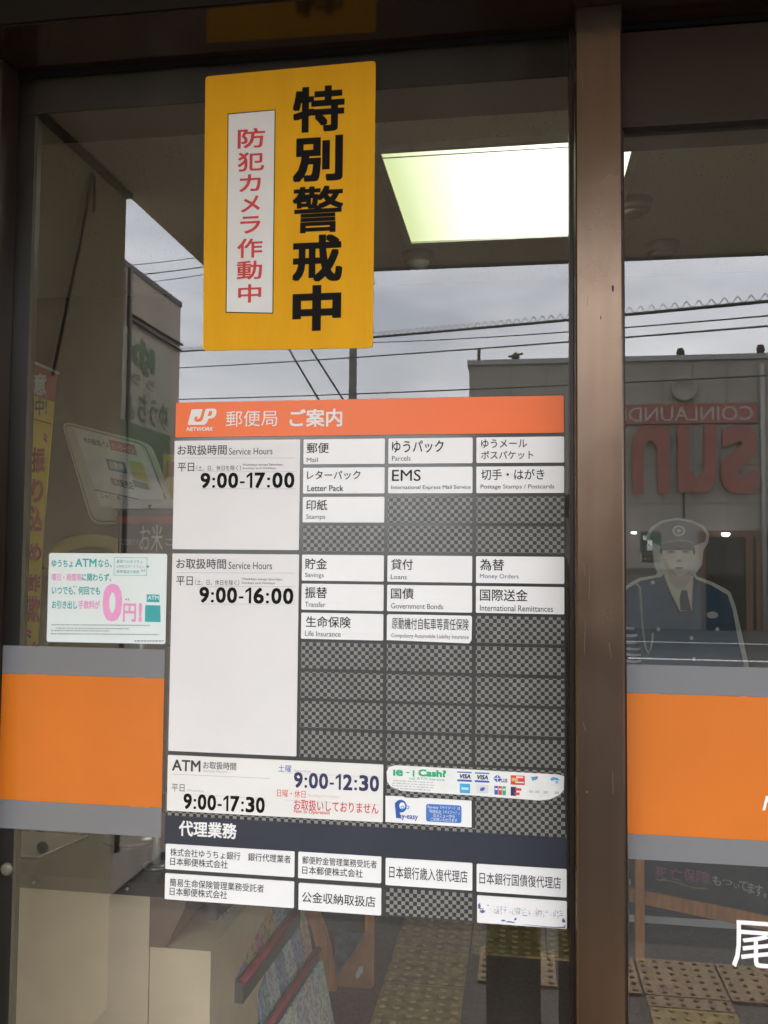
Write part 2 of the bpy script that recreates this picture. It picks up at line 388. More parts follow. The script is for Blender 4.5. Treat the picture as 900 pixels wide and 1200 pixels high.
# ---- annex beside the porch, seen in the glass beyond the wing wall
ax = -1.9
a_top = RX(212, 352, ax); a_near = RX(147, 307, ax)
an = thing('annex', (ax-.9, a_top[1]/2, 0), 'low beige annex beside the porch with a green lettered sign, mirrored in the left pane', 'building')
MB().box(ax-1.8, ax, a_top[1], -1.35, -.1, a_top[2]-.04, mat('annex_render', (.56, .48, .385), .9, 0, .10, 5, .3, 140)).build('wall', an)
MB().box(ax-1.82, ax+.006, a_top[1]-.006, -1.34, a_top[2]-.04, a_top[2]-.012, DARKBR).build('parapet_cap', an)
pp = RX(147, 330, ax); MB().tube([(ax+.025, pp[1], .1), (ax+.025, pp[1], a_top[2]-.05)], .014, DARKBR).build('drainpipe', an)
c1, c2 = RX(150, 368, ax), RX(211, 404, ax); MB().tube([(ax+.012, c1[1], c1[2]), (ax+.012, c2[1], c2[2])], .008, DARKBR, 6).build('cable', an)
c1, c2 = RX(150, 375, ax), RX(210, 411, ax); MB().tube([(ax+.012, c1[1], c1[2]), (ax+.012, c2[1], c2[2])], .006, DARKBR, 6).build('cable', an)
def onannex(e=0.0): return lambda x, y, z: (ax+.004-y*1.0+e, x, z)     # local x runs along +Y
q0, q1 = RX(192, 500, ax), RX(143, 395, ax)
sg = MB(onannex()); sg.box(q0[1]-.03, -1.52, -.02, 0, q0[2]-.28, q1[2]+.05, mat('annex_sign_board', (.50, .47, .365), .6, 0, .06, 8))
sb = sg.build('sign_board', an)
GSG = mat('annex_green', (.15, .22, .10), .6, 0, .1, 20)
tl, tr_ = RX(191, 488, ax), RX(143, 480, ax)
s2 = MB(onannex(.022)); s2.text('ゆうちょ', tl[1], tr_[1], RX(170, 499, ax)[2], RX(170, 466, ax)[2], 0, GSG, .02)
g0, g1 = RX(176, 440, ax), RX(148, 440, ax)
gz0, gz1 = RX(165, 442, ax)[2], RX(165, 402, ax)[2]
s2.text('ゆ', g0[1], g1[1], gz0, gz1, 0, GSG, .05)
g0, g1 = RX(177, 452, ax), RX(147, 452, ax)
s2.text('うう', g0[1], g1[1], RX(165, 456, ax)[2], RX(165, 444, ax)[2], 0, GSG, .01)
s2.build('lettering', sb)
MB(onannex(.022)).box(q0[1]-.02, -1.53, -.004, 0, q0[2]-.27, q0[2]-.05, GSG).build('green_panel', sb)

# ---- coin laundry across the road
LY = -20.0
def LXZ(px, py): return W(px, py, -LY)
lx0 = LXZ(550, 428)[0]; lz = LXZ(735, 424)[1]
la = thing('coin_laundry', (lx0+9, LY, -.1), 'wide grey coin laundry across the road, seen mirrored with its big red sign', 'building')
LW = mat('laundry_wall', (.29, .262, .222), .85, 0, .10, .8, .1, 20)
win0 = LXZ(822, 640)[0]; wz1 = LXZ(850, 622)[1]
MB().box(lx0, win0, LY-9, LY, -.4, lz, LW).box(win0, lx0+20, LY-9, LY, wz1, lz, LW).box(lx0+14.0, lx0+20, LY-9, LY, -.4, wz1, LW).box(win0, lx0+14, LY-9, LY-3.5, -.4, wz1, mat('laundry_inside', (.12, .09, .07), .8)).build('wall', la)
MB().box(lx0-.05, lx0+20.05, LY-9.05, LY+.06, lz, lz+.12, mat('parapet_metal', (.30, .29, .28), .5, .3)).build('parapet_cap', la)
pj = MB()
for py in (545, 590):
    z = LXZ(800, py)[1]; pj.box(lx0+.01, lx0+19.9, LY+.001, LY+.006, z-.015, z+.015, mat('panel_joint', (.16, .15, .14), .9))
for px in (598, 640, 776, 812, 852): x = LXZ(px, 500)[0]; pj.box(x-.010, x+.010, LY+.001, LY+.005, wz1+.05, lz-.02, MATS['panel_joint'])
pj.build('panel_joints', la)
z = LXZ(790, 669)[1]; MB().box(lx0+.01, win0-.02, LY+.001, LY+.05, z-.05, z+.05, mat('dado', (.1, .09, .085), .8)).box(lx0+.01, win0-.02, LY+.001, LY+.03, -.1, z-.05, mat('plinth', (.17, .155, .14), .85, 0, .1, 3)).build('plinth', la)
def mirr(x, y, z): return (-x, LY-y, z)           # faces the road; reads from the road
RS = mat('laundry_red', (.28, .082, .062), .6, 0, .08, 2)
def onl(pxr, pxl, pyt, pyb):
    xm = (pxr+pxl)/2; ym = (pyt+pyb)/2
    return (-LXZ(pxr, ym)[0], -LXZ(pxl, ym)[0], LXZ(xm, pyb)[1], LXZ(xm, pyt)[1])
b = onl(887, 690, 474, 497)
st = MB(mirr).box(b[0], b[1], -.08, -.004, b[2], b[3], RS).build('name_strip', la)
t = onl(881, 706, 477.5, 494); MB(mirr).text('COINLAUNDRY', *t, -.084, mat('sign_pale', (.42, .38, .35), .6), .0).build('lettering', st)
wd = MB(mirr)
for ch, a, c in (('S', 886, 843), ('U', 838, 793), ('n', 783, 740)):
    t = onl(a, c, 499, 579)
    for yy in (-.16, -.002): wd.text('s' if ch == 'S' else ('u' if ch == 'U' else 'n'), *t, yy, RS, .022)
wd.build('letters', la)
fr = MB()
for px in (823, 878, 890): x = LXZ(px, 680)[0]; fr.box(x-.07, x+.07, LY-.12, LY+.02, -.1, wz1-.012, mat('laundry_door_frame', (.13, .06, .03), .5))
fr.box(win0+.02, lx0+13.99, LY-.10, LY+.022, wz1-.14, wz1-.012, MATS['laundry_door_frame'])
fr.build('window_frame', la)
MB().box(win0+.1, lx0+13.95, LY-.07, LY-.05, -.1, wz1-.15, SHOPGLASS).build('shop_window', la)
mc = MB()
for k in range(7):
    x = win0+.9+k*1.0; mc.box(x, x+.85, LY-2.4, LY-1.6, -.1, 1.05, mat('washer_white', (.35, .34, .33), .4)); mc.box(x, x+.85, LY-2.4, LY-1.6, 1.06, 1.9, mat('washer_orange', (.42, .12, .04), .5) if k % 3 == 0 else MATS['washer_white'])
mc.build('washing_machines', la)
x, z = LXZ(847, 627); MB().lathe((x, LY+.30, z), [(.10, .04), (.10, 0), (.06, -.04), (.02, -.045)], emit('laundry_lamp_glow', (1, .97, .9), 4), 12).build('lamp', la)
x, z = LXZ(741, 625); MB().lathe((x, LY+.30, z), [(.07, .03), (.07, 0), (.05, -.02), (.02, -.025)], MATS['laundry_lamp_glow'], 12).build('lamp', la)
t = onl(774, 751, 623, 647); bd = MB(mirr).box(*t[:2], -.06, -.003, *t[2:], mat('green_board', (.012, .07, .035), .5)).build('green_board', la)
t2 = onl(764, 753, 625, 645)
MB(mirr).box(t2[0], t2[0]+.12, -.064, -.0605, t2[2], t2[3]-.05, WHITEM).box(t2[0], t2[1], -.064, -.0605, t2[3]-.16, t2[3]-.05, WHITEM).build('pale_mark', bd)
lt = MB(mirr)
for k, (ya, yb) in enumerate(((650, 654), (655, 659))):
    for j in range(5):
        t = onl(774-j*4.5, 774-j*4.5-3.3, ya, yb); lt.box(*t[:2], -.006, -.002, *t[2:], BLACKI)
lt.build('small_marks', la)
for px, py in ((798, 415), (892, 411)):
    x, z = LXZ(px, py); mb = MB()
    mb.tube([(x, LY-.1, lz+.10), (x, LY-.05, z-.16)], .03, DARKBR, 6); mb.lathe((x, LY-.05, z-.12), [(.03, -.02), (.07, .02), (.10, .16), (.07, .26), (.02, .28)], DARKBR, 10)
    mb.build('roof_floodlight', la)
for px, py in ((560, 405), (604, 409)):
    x, z = LXZ(px, py); mb = MB().tube([(x, LY-.6, lz+.10), (x, LY-.6, z+.05)], .045, DARKBR, 6)
    if px == 604: mb.tube([(x-.18, LY-.6, z-.05), (x+.18, LY-.6, z+.02)], .03, DARKBR, 6).lathe((x, LY-.6, z-.14), [(.03, 0), (.12, .06), (.03, .2)], DARKBR, 8)
    mb.build('roof_post', la)

x, z = LXZ(801, 456); MB().lathe((x, LY+.10, z), [(.28, .10), (.30, 0), (.24, -.0), (.22, .03)], LW, 20, 'y').build('vent_cover', la)
x = LXZ(893, 500)[0]; MB().tube([(x, LY+.06, -.1), (x, LY+.06, lz-.15)], .055, mat('pale_pipe', (.33, .32, .30), .6), 8).build('drainpipe', la)
x = LXZ(770, 600)[0]; MB().tube([(x+.6, LY+.015, wz1+.3), (x+.6, LY+.015, wz1+.9)], .02, DARKBR, 6).build('conduit', la)
# ---- utility pole and overhead wires
PY = -27.0
px_, pz_ = W(413.5, 440, -PY)
up_ = thing('utility_pole', (px_, PY, -.4), 'tall concrete utility pole across the road, its mirror image showing above the orange header', 'utility pole')
MB().tube([(px_, PY, -.4), (px_, PY, 12.2)], [.17, .11], mat('pole_concrete', (.16, .15, .14), .9, 0, .15, 3), 12).build('pole', up_)
MB().box(px_-.9, px_+.9, PY-.05, PY+.05, 11.3, 11.4, STEEL).box(px_-.7, px_+.7, PY-.05, PY+.05, 10.5, 10.6, STEEL).build('crossarm', up_)
MB().lathe((px_+.35, PY+.1, 9.2), [(.22, 0), (.25, .05), (.25, .65), (.2, .72)], STEEL, 14).build('transformer', up_)
WIREM = mat('wire_black', (.02, .02, .02), .6)
def wire(pa, pb, ya, yb, r, label, spiral=False):
    a = Vector((W(*pa, -ya)[0], ya, W(*pa, -ya)[1])); b = Vector((W(*pb, -yb)[0], yb, W(*pb, -yb)[1]))
    d = b-a; p0 = a-d*.6; p1 = b+d*.6
    pts = [p0+(p1-p0)*(k/40) - Vector((0, 0, .0)) for k in range(41)]
    L_ = (b-a).length
    pts = [p+Vector((0, 0, -.012*L_*(1-((k/40-.5)*2)**2)+.012*L_*.79)) for k, p in enumerate(pts)]
    mb = MB(); r *= .72
    mb.tube(pts, r, WIREM, 6)
    if spiral:
        sp = []
        for k in range(2600):
            u = k/2599*40; i = min(39, int(u)); p = pts[i].lerp(pts[i+1], u-i); t = k*.5
            sp.append(p+Vector((0, math.cos(t)*.036, .055+math.sin(t)*.036)))
        mb.tube(sp, r*.26, WIREM, 4)
    g = tag(mb.build('overhead_wire', base=tuple(a)), label, 'wire', 'overhead wires mirrored in the glass')
wire((211, 412), (900, 353), -20, -9, .030, 'thick overhead cable with a coiled hanger wire looping along it', True)
wire((540, 397), (900, 370), -15, -9, .014, 'thin overhead wire just below the coiled cable')
wire((210, 431), (900, 382), -20, -9, .017, 'overhead wire third from the top, across both panes')
wire((210, 468), (900, 440), -20, -12, .019, 'lowest overhead wire, running just above the orange header')
wire((172, 309), (237, 301), -15, -14, .010, 'topmost thin wire in the patch of sky left of the yellow poster')
wire((173, 321), (237, 313), -15, -14, .014, 'darker second wire in the patch of sky left of the yellow poster')
wire((184, 329.5), (237, 322), -15, -14, .010, 'faint lowest wire in the patch of sky left of the yellow poster')
for pa, pb, lb in (((338, 408), (372, 466), 'left slanting stay wire above the header lettering'), ((363, 408), (401, 466), 'right slanting stay wire beside the mirrored pole')):
    a = W(pa[0]-12, pa[1]-20, 26); b = W(pb[0]+6, pb[1]+10, 26)
    tag(MB().tube([(a[0], -26, a[1]), (b[0], -26, b[1])], .032, WIREM, 6).build('stay_wire', base=(a[0], -26, a[1])), lb, 'wire')

# ================================================================== shopfront
sf = thing('shopfront', (.12, 0, 0), 'bronze aluminium shopfront with a tall mullion between fixed window and door leaf', 'shopfront')
MB().bbox(MX0, MX1, -.06, .10, .0, TOP-.001, BRONZE, .0025).build('mullion', sf)
MB().box(MX0-.006, MX0-.0005, -.012, .02, .05, TOP-.001, DARKBR).build('gasket', sf)
MB().box(GX0-.4, 1.6, -.13, .009, TOP, 2.455, GLOSSBR).build('lintel', sf)
MB().box(GX0-.4, 1.6, -.134, -.1302, TOP+.003, 2.455, mat('lintel_face', (.008, .0055, .004), .5, 0, .1, 6, spec=.15)).build('lintel_cover', sf)  # added near-black sheet: shade painted over the lit lintel front
MB().box(GX0+.022, MX0-.007, -.006, -.0005, TOP-.009, TOP-.0006, mat('black_gasket', (.006, .006, .006), .7, spec=.1)).build('gasket', sf)  # added dark strip masking the bright top edge of the glass
MB().box(MX1+.002, DX1, -.006, -.0005, TOP-.009, TOP-.0006, MATS['black_gasket']).build('gasket', sf)  # same added mask over the right pane's top edge
MB().box(GX0-.4, MX0-.001, .0095, .118, 2.247, TOP-.001, DARKBR).build('inner_beam', sf)
MB().box(MX1+.001, 1.6, .0095, .118, 2.17, TOP-.001, DARKBR).build('inner_beam', sf)
MB().box(GX0-.14, GX0+.022, -.05, -.001, 0, TOP-.001, DARKBR).build('jamb', sf)
MB().box(GX0-.14, -.808, .0095, .022, 0, 2.246, mat('inner_jamb', (.018, .014, .012), .4, 0, .1, 8, spec=.25)).build('jamb', sf)
MB().box(GX0+.022, MX0-.001, -.012, -.0, 0, .09, DARKBR).build('bottom_rail', sf)
MB().box(GX0+.022, MX0-.0065, 0, .008, .09, TOP-.001, GLASS).build('glass_pane', sf)
dl = MB(); dl.box(MX1+.004, DX1, -.016, -.0005, 2.146, 2.292, DARKBR); dl.box(MX1+.004, DX1, -.012, -.0005, 0, .09, DARKBR); dl.box(MX1+.004, .1548, -.010, -.0005, .0901, 2.1459, DARKBR); dl.box(DX1-.05, DX1, -.014, -.0005, .09, 2.146, DARKBR)
dl.build('door_rail', sf)
MB().box(MX1+.001, DX1, 0, .008, .0, TOP-.001, GLASS).build('glass_pane', sf)
MB().box(DX1+.001, 1.6, -.05, .1, 0, TOP-.001, BRONZE).build('jamb', sf)
x, z = W(9, 1018, -.05); MB().lathe((x, -.0505, z), [(.010, 0), (.010, .003), (.007, .005), (.002, .0055)], mat('dull_lock', (.14, .12, .10), .5, .5), 16, 'y').build('lock', sf)

sc_ = MB(); rs_ = random.Random(11)
SCM = mat('scuff_grey', (.17, .135, .10), .6, .3)
def onm(px, py): x, z = W(px, py, -.06); return x, z
for px, py, a, b_ in ((718, 338, .0022, .006), (688, 928, .0018, .0018), (704, 372, .0008, .004)):
    x, z = onm(px, py); n_ = 10
    sc_.prism([(x+a*rs_.uniform(.6, 1)*math.cos(2*math.pi*k/n_), z+b_*rs_.uniform(.6, 1)*math.sin(2*math.pi*k/n_)) for k in range(n_)], -.0603, -.0601, DARKBR if py < 400 else SCM)
for k in range(9):
    x = rs_.uniform(MX0+.006, MX1-.006); z = rs_.uniform(.95, 2.2); l = rs_.uniform(.008, .05); d = rs_.uniform(-.004, .004)
    sc_.prism([(x, z), (x+.0004, z), (x+d+.0004, z+l), (x+d, z+l)], -.0602, -.0601, SCM)
sc_.build('scuff_marks', sf)
# ================================================================== stickers and signs on the glass
def fixed(y): return y
# ---- yellow warning poster
wp = thing('warning_poster', (-.366, -.001, 1.828), 'tall yellow warning poster with bold black Japanese lettering and a red-lettered white strip', 'poster')
pA, pB, pC, pD = (-.5091, 2.2832), (-.2266, 2.2877), (-.2269, 1.8262), (-.5043, 1.8295)
def rquad(q, r, n=5):
    out = []
    for i in range(4):
        p = Vector(q[i]); a = (Vector(q[i-1])-p).normalized(); b = (Vector(q[(i+1) % 4])-p).normalized()
        s, e = p+a*r, p+b*r
        for k in range(n+1):
            t = k/n; out.append(tuple(s*(1-t)**2+p*2*t*(1-t)+e*t*t))
    return out
sh = MB().prism(rquad([pA, pB, pC, pD], .007), -.0012, -.0001, WARNY).build('sheet', wp)
pn = MB().P([(267.2, 133.6), (323.2, 128.7), (320.4, 367.8), (264.8, 366.8)], -.0015, -.0012, BLACKI).P([(268.2, 134.8), (322.2, 129.9), (319.4, 366.7), (265.9, 365.7)], -.0017, -.0015, WHITEM).build('text_strip', wp)
mb = MB()
for ch, x0, y0, x1, y1 in (('防', 558, 302, 622, 348), ('犯', 558, 358, 620, 402), ('カ', 562, 410, 612, 450), ('メ', 566, 460, 610, 498), ('ラ', 564, 508, 611, 548), ('作', 557, 560, 616, 605), ('動', 556, 612, 615, 656), ('中', 559, 667, 613, 710)):
    mb.T(ch, x0/2, y0/2, x1/2, y1/2, -.0020, REDI, .018)
mb.build('lettering', pn)
mb = MB()
for ch, x0, y0, x1, y1 in (('特', 687, 203, 808, 310), ('別', 687, 320, 804, 426), ('警', 686, 437, 805, 546), ('戒', 686, 551, 803, 661), ('中', 686, 669, 800, 776)):
    mb.T(ch, x0/2, y0/2, x1/2, y1/2, -.0016, BLACKI, {'警': .020, '特': .034, '戒': .034, '別': .040, '中': .046}[ch])
mb.build('lettering', wp)

# ---- service directory
ds = thing('service_directory', (-.24, -.001, .96), 'large white and orange post office service directory of many small plates on the glass', 'sign')
YB, YP, YT = -.0012, -.0028, -.0031
MB().prism([(-.5490, .960), (.0692, .9595), (.0668, 1.747), (-.5475, 1.7455)], YB, -.0001, BACKS).build('backing_sheet', ds)
hd = MB().plate(-.5470, .0657, 1.6893, 1.7457, YP, YB-.0001, ORANGEH, .0012).build('header_panel', ds)
mb = MB(); mb.T('郵便局', 265.5, 481.5, 325.5, 500, YT, WHITEM, .0).T('ご案内', 340, 479.5, 401.5, 500.5, YT, WHITEM, .022); mb.build('lettering', hd)
def jp_logo(mb, x, z, s, y, white, under):
    """mark: white leaning block with a hook cut, a letter P joined to it, a word below; s = height of the block"""
    def pt(l): return [(x+s*(a-103)/115, z+s*(212-b)/115) for a, b in l]
    mb.prism(pt([(131, 97), (290, 93), (310, 96), (321, 106), (321, 120), (316, 143), (305, 158), (285, 166), (262, 166), (253, 190), (241, 206), (225, 212), (110, 212), (103, 206)]), y, y+.0002, white)
    mb.prism(pt([(216, 93), (201, 150), (192, 164), (180, 168), (175, 160), (178, 150), (160, 150), (152, 170), (157, 185), (180, 191), (204, 187), (217, 174), (240, 92)]), y-.0002, y, under)
    mb.prism(pt([(266, 111), (285, 111), (291, 117), (284, 141), (276, 148), (254, 148)]), y-.0002, y, under)
lx, lzb = W(220.8, 498.4)
mb = MB(); hh = W(235, 480.0)[1]-lzb
jp_logo(mb, lx, lzb, hh, YT, WHITEM, ORANGEH)
mb.T('NETWORK', 219.3, 500.9, 250, 505.3, YT, WHITEM, .03, .25); mb.build('emblem', hd)
C = {1: (-.5480, -.3407), 2: (-.3353, -.2062), 3: (-.2006, -.0708), 4: (-.0650, .0660)}
# hours panels
def hours(x0, x1, z0, z1, items, lines):
    p = MB().plate(x0, x1, z0, z1, YP, YB-.0001, WHITEG, .0016).build('hours_panel', ds)
    m = MB()
    for s, a, b_, c, d, mt, off in items: (m.times(s, a, b_, c, d, YT, mt) if s[1] == ':' else m.T(s, a, b_, c, d, YT, mt, off))
    for a, b_, c, d, t, mt in lines:
        u, v = W(a, b_), W(c, d); m.prism([(u[0], u[1]-t), (v[0], v[1]-t), (v[0], v[1]+t), (u[0], u[1]+t)], YT, YT+.0001, mt)
    m.build('lettering', p)
def frame_lines(a, b_, c, d): return [(a, b_, c, b_, .00025, PALEI), (a, d, c, d, .00025, PALEI), (a, b_, a+.4, d, .0002, PALEI), (c, b_, c-.4, d, .0002, PALEI)]
hours(*C[1], 1.5097, 1.6837, [('お取扱時間', 209, 521.7, 266.4, 533.5, GREYI, .008), ('Service Hours', 269, 525, 320, 533, GREYI, 0), ('平日', 209, 542.6, 228.3, 552.8, GREYI, .008), ('（土、日、休日を除く）', 231, 545.6, 283, 552, GREYI, 0), ('Weekdays except Saturdays,', 285, 543.4, 332.5, 546.6, GREYI, 0), ('Sundays and Holidays', 285, 547.6, 324, 550.6, GREYI, 0), ('9:00-17:00', 235.8, 554, 345.6, 572, BLACKI, .032)],
      [(209, 536.9, 346, 536.9, .00028, PALEI)]+frame_lines(236, 553, 347, 573))
hours(-.5478, -.3402, 1.1916, 1.5029, [('お取扱時間', 207.5, 654.6, 265.6, 666.7, GREYI, .008), ('Service Hours', 268.6, 658.5, 319.4, 667, GREYI, 0), ('平日', 207.5, 675.3, 226.7, 686, GREYI, .008), ('（土、日、休日を除く）', 229.7, 679.2, 281, 686, GREYI, 0), ('Weekdays except Saturdays,', 284, 677.2, 331.7, 680.6, GREYI, 0), ('Sundays and Holidays', 284, 681.8, 323, 685, GREYI, 0), ('9:00-16:00', 234.4, 688.4, 344.4, 706.9, BLACKI, .032)],
      [(207.5, 671, 345.5, 671.6, .00028, PALEI)]+frame_lines(235, 687.4, 346, 707.8))
# ATM panel
p = MB().plate(-.5482, -.2043, 1.0987, 1.1851, YP, YB-.0001, mat('cream_white_panel', (.76, .75, .72), .32, 0, .03, 7), .0016).build('hours_panel', ds)
m = MB()
for s, a, b_, c, d, mt, off in (('ATM', 202.5, 890, 235.8, 903.2, GREYI, .02), ('お取扱時間', 239, 892.3, 277.5, 901.2, GREYI, .004), ('Service Hours', 239, 901.6, 266.4, 904.8, PALEI, 0), ('平日', 202, 918.3, 217, 927, GREYI, 0), ('Weekdays', 220, 924.6, 239.4, 928, PALEI, 0), ('9:00-17:30', 215.8, 931.5, 311, 949.7, BLACKI, .032),
                                ('土曜', 326.7, 895.8, 342, 904.2, BLUEI, 0), ('Saturdays', 345.6, 901.6, 365, 905.2, PALEI, 0), ('9:00-12:30', 345, 906.3, 444.6, 924.7, NAVYI, .032), ('日曜・休日', 325.3, 925, 358.6, 933.8, REDI, 0), ('Sundays/Holidays', 362, 930.8, 398, 934.6, mat('faint_red', (.66, .45, .42), .6), 0), ('お取扱いしておりません', 345, 938.2, 444, 951, REDP, .01), ('Not in Operation', 345, 948.6, 387, 954.2, REDP, .01)):
    m.times(s, a, b_, c, d, YT, mt) if s[1] == ':' else m.T(s, a, b_, c, d, YT, mt, off)
u, v = W(202.5, 906.6), W(316.4, 911.6); m.prism([(u[0], u[1]-.0003), (v[0], v[1]-.0003), (v[0], v[1]+.0003), (u[0], u[1]+.0003)], YT, YT+.0001, PALEI)
for a, b_, c, d in ((330, 905, 447, 911), (215, 930, 312, 934), (334, 937, 447, 942)):
    u, v = W(a, b_), W(c, d); m.prism([(u[0], u[1]-.0001), (v[0], u[1]-.0001), (v[0], u[1]+.0002), (u[0], u[1]+.0002)], YT, YT+.0001, PALEI)
m.build('lettering', p)
# service plates
def plate(x0, x1, z0, z1, items, mt=WHITEP, curl=None):
    mb = MB()
    if curl: mb.prism(curl, YP, YB-.0001, mt)
    else: mb.plate(x0, x1, z0, z1, YP, YB-.0001, mt, .0018)
    h = mb.build('service_plate', ds)
    m = MB()
    for s, a, b_, c, d, k, off in items: m.T(s, a, b_, c, d, YT, k, off)
    if items: m.build('lettering', h)
    return h
G, K = GREYI, mat('plate_ink', (.020, .0195, .019), .6, 0, .1, 40, spec=.2)
r1_ = [1.6835, 1.6388, 1.5930, 1.5480]; r2_ = [1.5028, 1.4577, 1.4127, 1.3674, 1.3218, 1.2768, 1.2314]
r1h = [.0392, .0404, .0398, .0400]
d1 = {(0, 2): [('郵便', 360, 519.2, 385.8, 531.4, K, .008), ('Mail', 360, 536.6, 372.8, 541.8, G, 0)],
      (1, 2): [('レターパック', 360.3, 551.8, 422.8, 562.2, K, .008), ('Letter Pack', 360.8, 568.8, 403, 575.8, G, .012)],
      (2, 2): [('印紙', 359.4, 585.8, 384, 598.2, K, .008), ('Stamps', 359.4, 602.8, 381.7, 609.8, G, 0)],
      (0, 3): [('ゆうパック', 459.7, 516.5, 520, 530.7, K, .01), ('Parcels', 459.7, 534.5, 481.4, 540.2, G, 0)],
      (1, 3): [('EMS', 459.7, 550.6, 493.3, 563.9, K, .004), ('International Express Mail Service', 459, 568.8, 551.7, 574.6, G, .004)],
      (0, 4): [('ゆうメール', 563.9, 515, 617.5, 525.2, K, .008), ('ポスパケット', 563.9, 528.3, 625, 538.5, K, .008)],
      (1, 4): [('切手・はがき', 563.9, 549.8, 637.8, 562.6, K, .008), ('Postage Stamps / Postcards', 563.3, 567.8, 649.4, 574.2, G, .004)]}
d2 = {(0, 2): [('貯金', 358, 654.2, 383.8, 667, K, .008), ('Savings', 358, 671.2, 380, 677.7, G, 0)],
      (1, 2): [('振替', 358, 687.8, 383.8, 701, K, .008), ('Transfer', 358, 705.2, 381.7, 711.2, G, 0)],
      (2, 2): [('生命保険', 359, 722.2, 411.4, 735.3, K, .008), ('Life Insurance', 358, 739.4, 399.7, 745.6, G, 0)],
      (0, 3): [('貸付', 458.6, 655.2, 484.2, 667.8, K, .008), ('Loans', 458.3, 673.2, 477, 678.8, G, 0)],
      (1, 3): [('国債', 458.6, 689.2, 485, 701.8, K, .008), ('Government Bonds', 458.6, 707.2, 519.4, 713.4, G, 0)],
      (2, 3): [('原動機付自転車等責任保険', 459.7, 724.2, 549.4, 738, K, .004), ('Compulsory Automobile Liability Insurance', 459, 743, 549.4, 749, G, 0)],
      (0, 4): [('為替', 562.5, 655.2, 590.8, 668.6, K, .008), ('Money Orders', 562.5, 672.6, 607.8, 679.2, mat('violet_ink', (.12, .11, .19), .5), .004)],
      (1, 4): [('国際送金', 562.5, 690.4, 618.3, 704.4, K, .008), ('International Remittances', 562.5, 709.2, 648, 716.4, G, .004)]}
ck = MB()
for i in range(4):
    for c in (2, 3, 4):
        x0, x1 = C[c]; z1 = r1_[i]; z0 = z1-r1h[i]
        if (i, c) in d1: plate(x0, x1, z0, z1, d1[(i, c)])
        else: ck.plate(x0, x1, z0, z1, YB-.0004, YB-.0001, CHECK, .0005)
for i in range(7):
    for c in (2, 3, 4):
        x0, x1 = C[c]; z1 = r2_[i]; z0 = z1-.0403
        if (i, c) in d2:
            if (i, c) == (2, 3): plate(x0, x1, z0, z1, d2[(i, c)], curl=[(x0, z0+.001), (x1-.004, z0-.0012), (x1-.0005, z0+.004), (x1, z1-.002), (x1-.002, z1), (x0+.002, z1), (x0, z1-.002)])
            else: plate(x0, x1, z0, z1, d2[(i, c)])
        else: ck.plate(x0, x1, z0, z1, YB-.0004, YB-.0001, CHECK, .0005)
ck.plate(-.0647, .0668, 1.0975, 1.1375, YB-.0004, YB-.0001, CHECK, .0005)
ck.plate(-.1982, -.0687, .9620, 1.0013, YB-.0004, YB-.0001, CHECK, .0005)
ck.plate(-.1990, .0650, 1.1385, 1.1870, YB-.0004, YB-.0001, CHECK, .0005)
ck.plate(-.5500, .0690, 1.0912, 1.0975, YB-.00035, YB-.0001, CHECK, .0005)
ck.build('checker_print', ds)
nv = MB().plate(-.5510, .0690, 1.0476, 1.0905, YB-.0008, YB-.0001, NAVY, .0006).build('heading_strip', ds)
MB().T('代理業務', 210.3, 962.6, 278, 980.9, YB-.0012, WHITEM, .026).build('lettering', nv)
plate(-.5486, -.3408, 1.0085, 1.0474, [('株式会社ゆうちょ銀行　銀行代理業者', 200.3, 997.3, 341.4, 1006.6, K, .004), ('日本郵便株式会社', 200.3, 1005.8, 267.8, 1015.2, K, .004)])
plate(-.3348, -.2060, 1.0080, 1.0476, [('郵便貯金管理業務受託者', 354.7, 1005, 442, 1014.2, K, .004), ('日本郵便株式会社', 354.7, 1016.1, 425.6, 1025.6, K, .004)])
plate(-.1993, -.0688, 1.0061, 1.0463, [('日本銀行歳入復代理店', 456.4, 1016.6, 548, 1031, K, .004)])
plate(-.0624, .0688, 1.0052, 1.0456, [('日本銀行国債復代理店', 562, 1024, 657.2, 1038, K, .004)])
plate(-.5486, -.3408, .9622, 1.0021, [('簡易生命保険管理業務受託者', 199.7, 1032, 310, 1041.5, K, .004), ('日本郵便株式会社', 199.7, 1041, 267, 1050.5, K, .004)])
plate(-.3336, -.2056, .9604, 1.0008, [('公金収納取扱店', 354.4, 1046.6, 440.3, 1059.4, K, .006)])
fd = plate(-.0616, .0690, .9602, .9998, [])
# worn navy print on the last plate
m = MB(); rr = random.Random(3)
VIO = mat('worn_navy_print', (.10, .11, .30), .5, 0, .2, 60)
def blob(m, x, z, a, b_, n, mt, y):
    pts = []
    for k in range(n):
        t = 2*math.pi*k/n; q = rr.uniform(.5, 1.15); pts.append((x+a*q*math.cos(t), z+b_*q*math.sin(t)))
    m.prism(pts, y, y+.0001, mt)
def wz(px, py): return W(px, py)
v, f = text_geo('日本銀行国庫金収納代理店')
xs0, xs1 = -.0575, .0640; zz0, zz1 = .9745, .9870; ax_, bx_ = min(p[0] for p in v), max(p[0] for p in v); ay_, by_ = min(p[1] for p in v), max(p[1] for p in v)
kf = []
for q in f:
    cxp = sum(v[i_][0] for i_ in q)/len(q); cyp = sum(v[i_][1] for i_ in q)/len(q)
    keep = .30+.28*math.sin(cxp*2.3+1.0)+.10*math.sin(cxp*7+cyp*5)
    if rr.random() < keep: kf.append(q)
m.add([(xs0+(p[0]-ax_)/(bx_-ax_)*(xs1-xs0), YT, zz0+(p[1]-ay_)/(by_-ay_)*(zz1-zz0)) for p in v], kf, VIO)
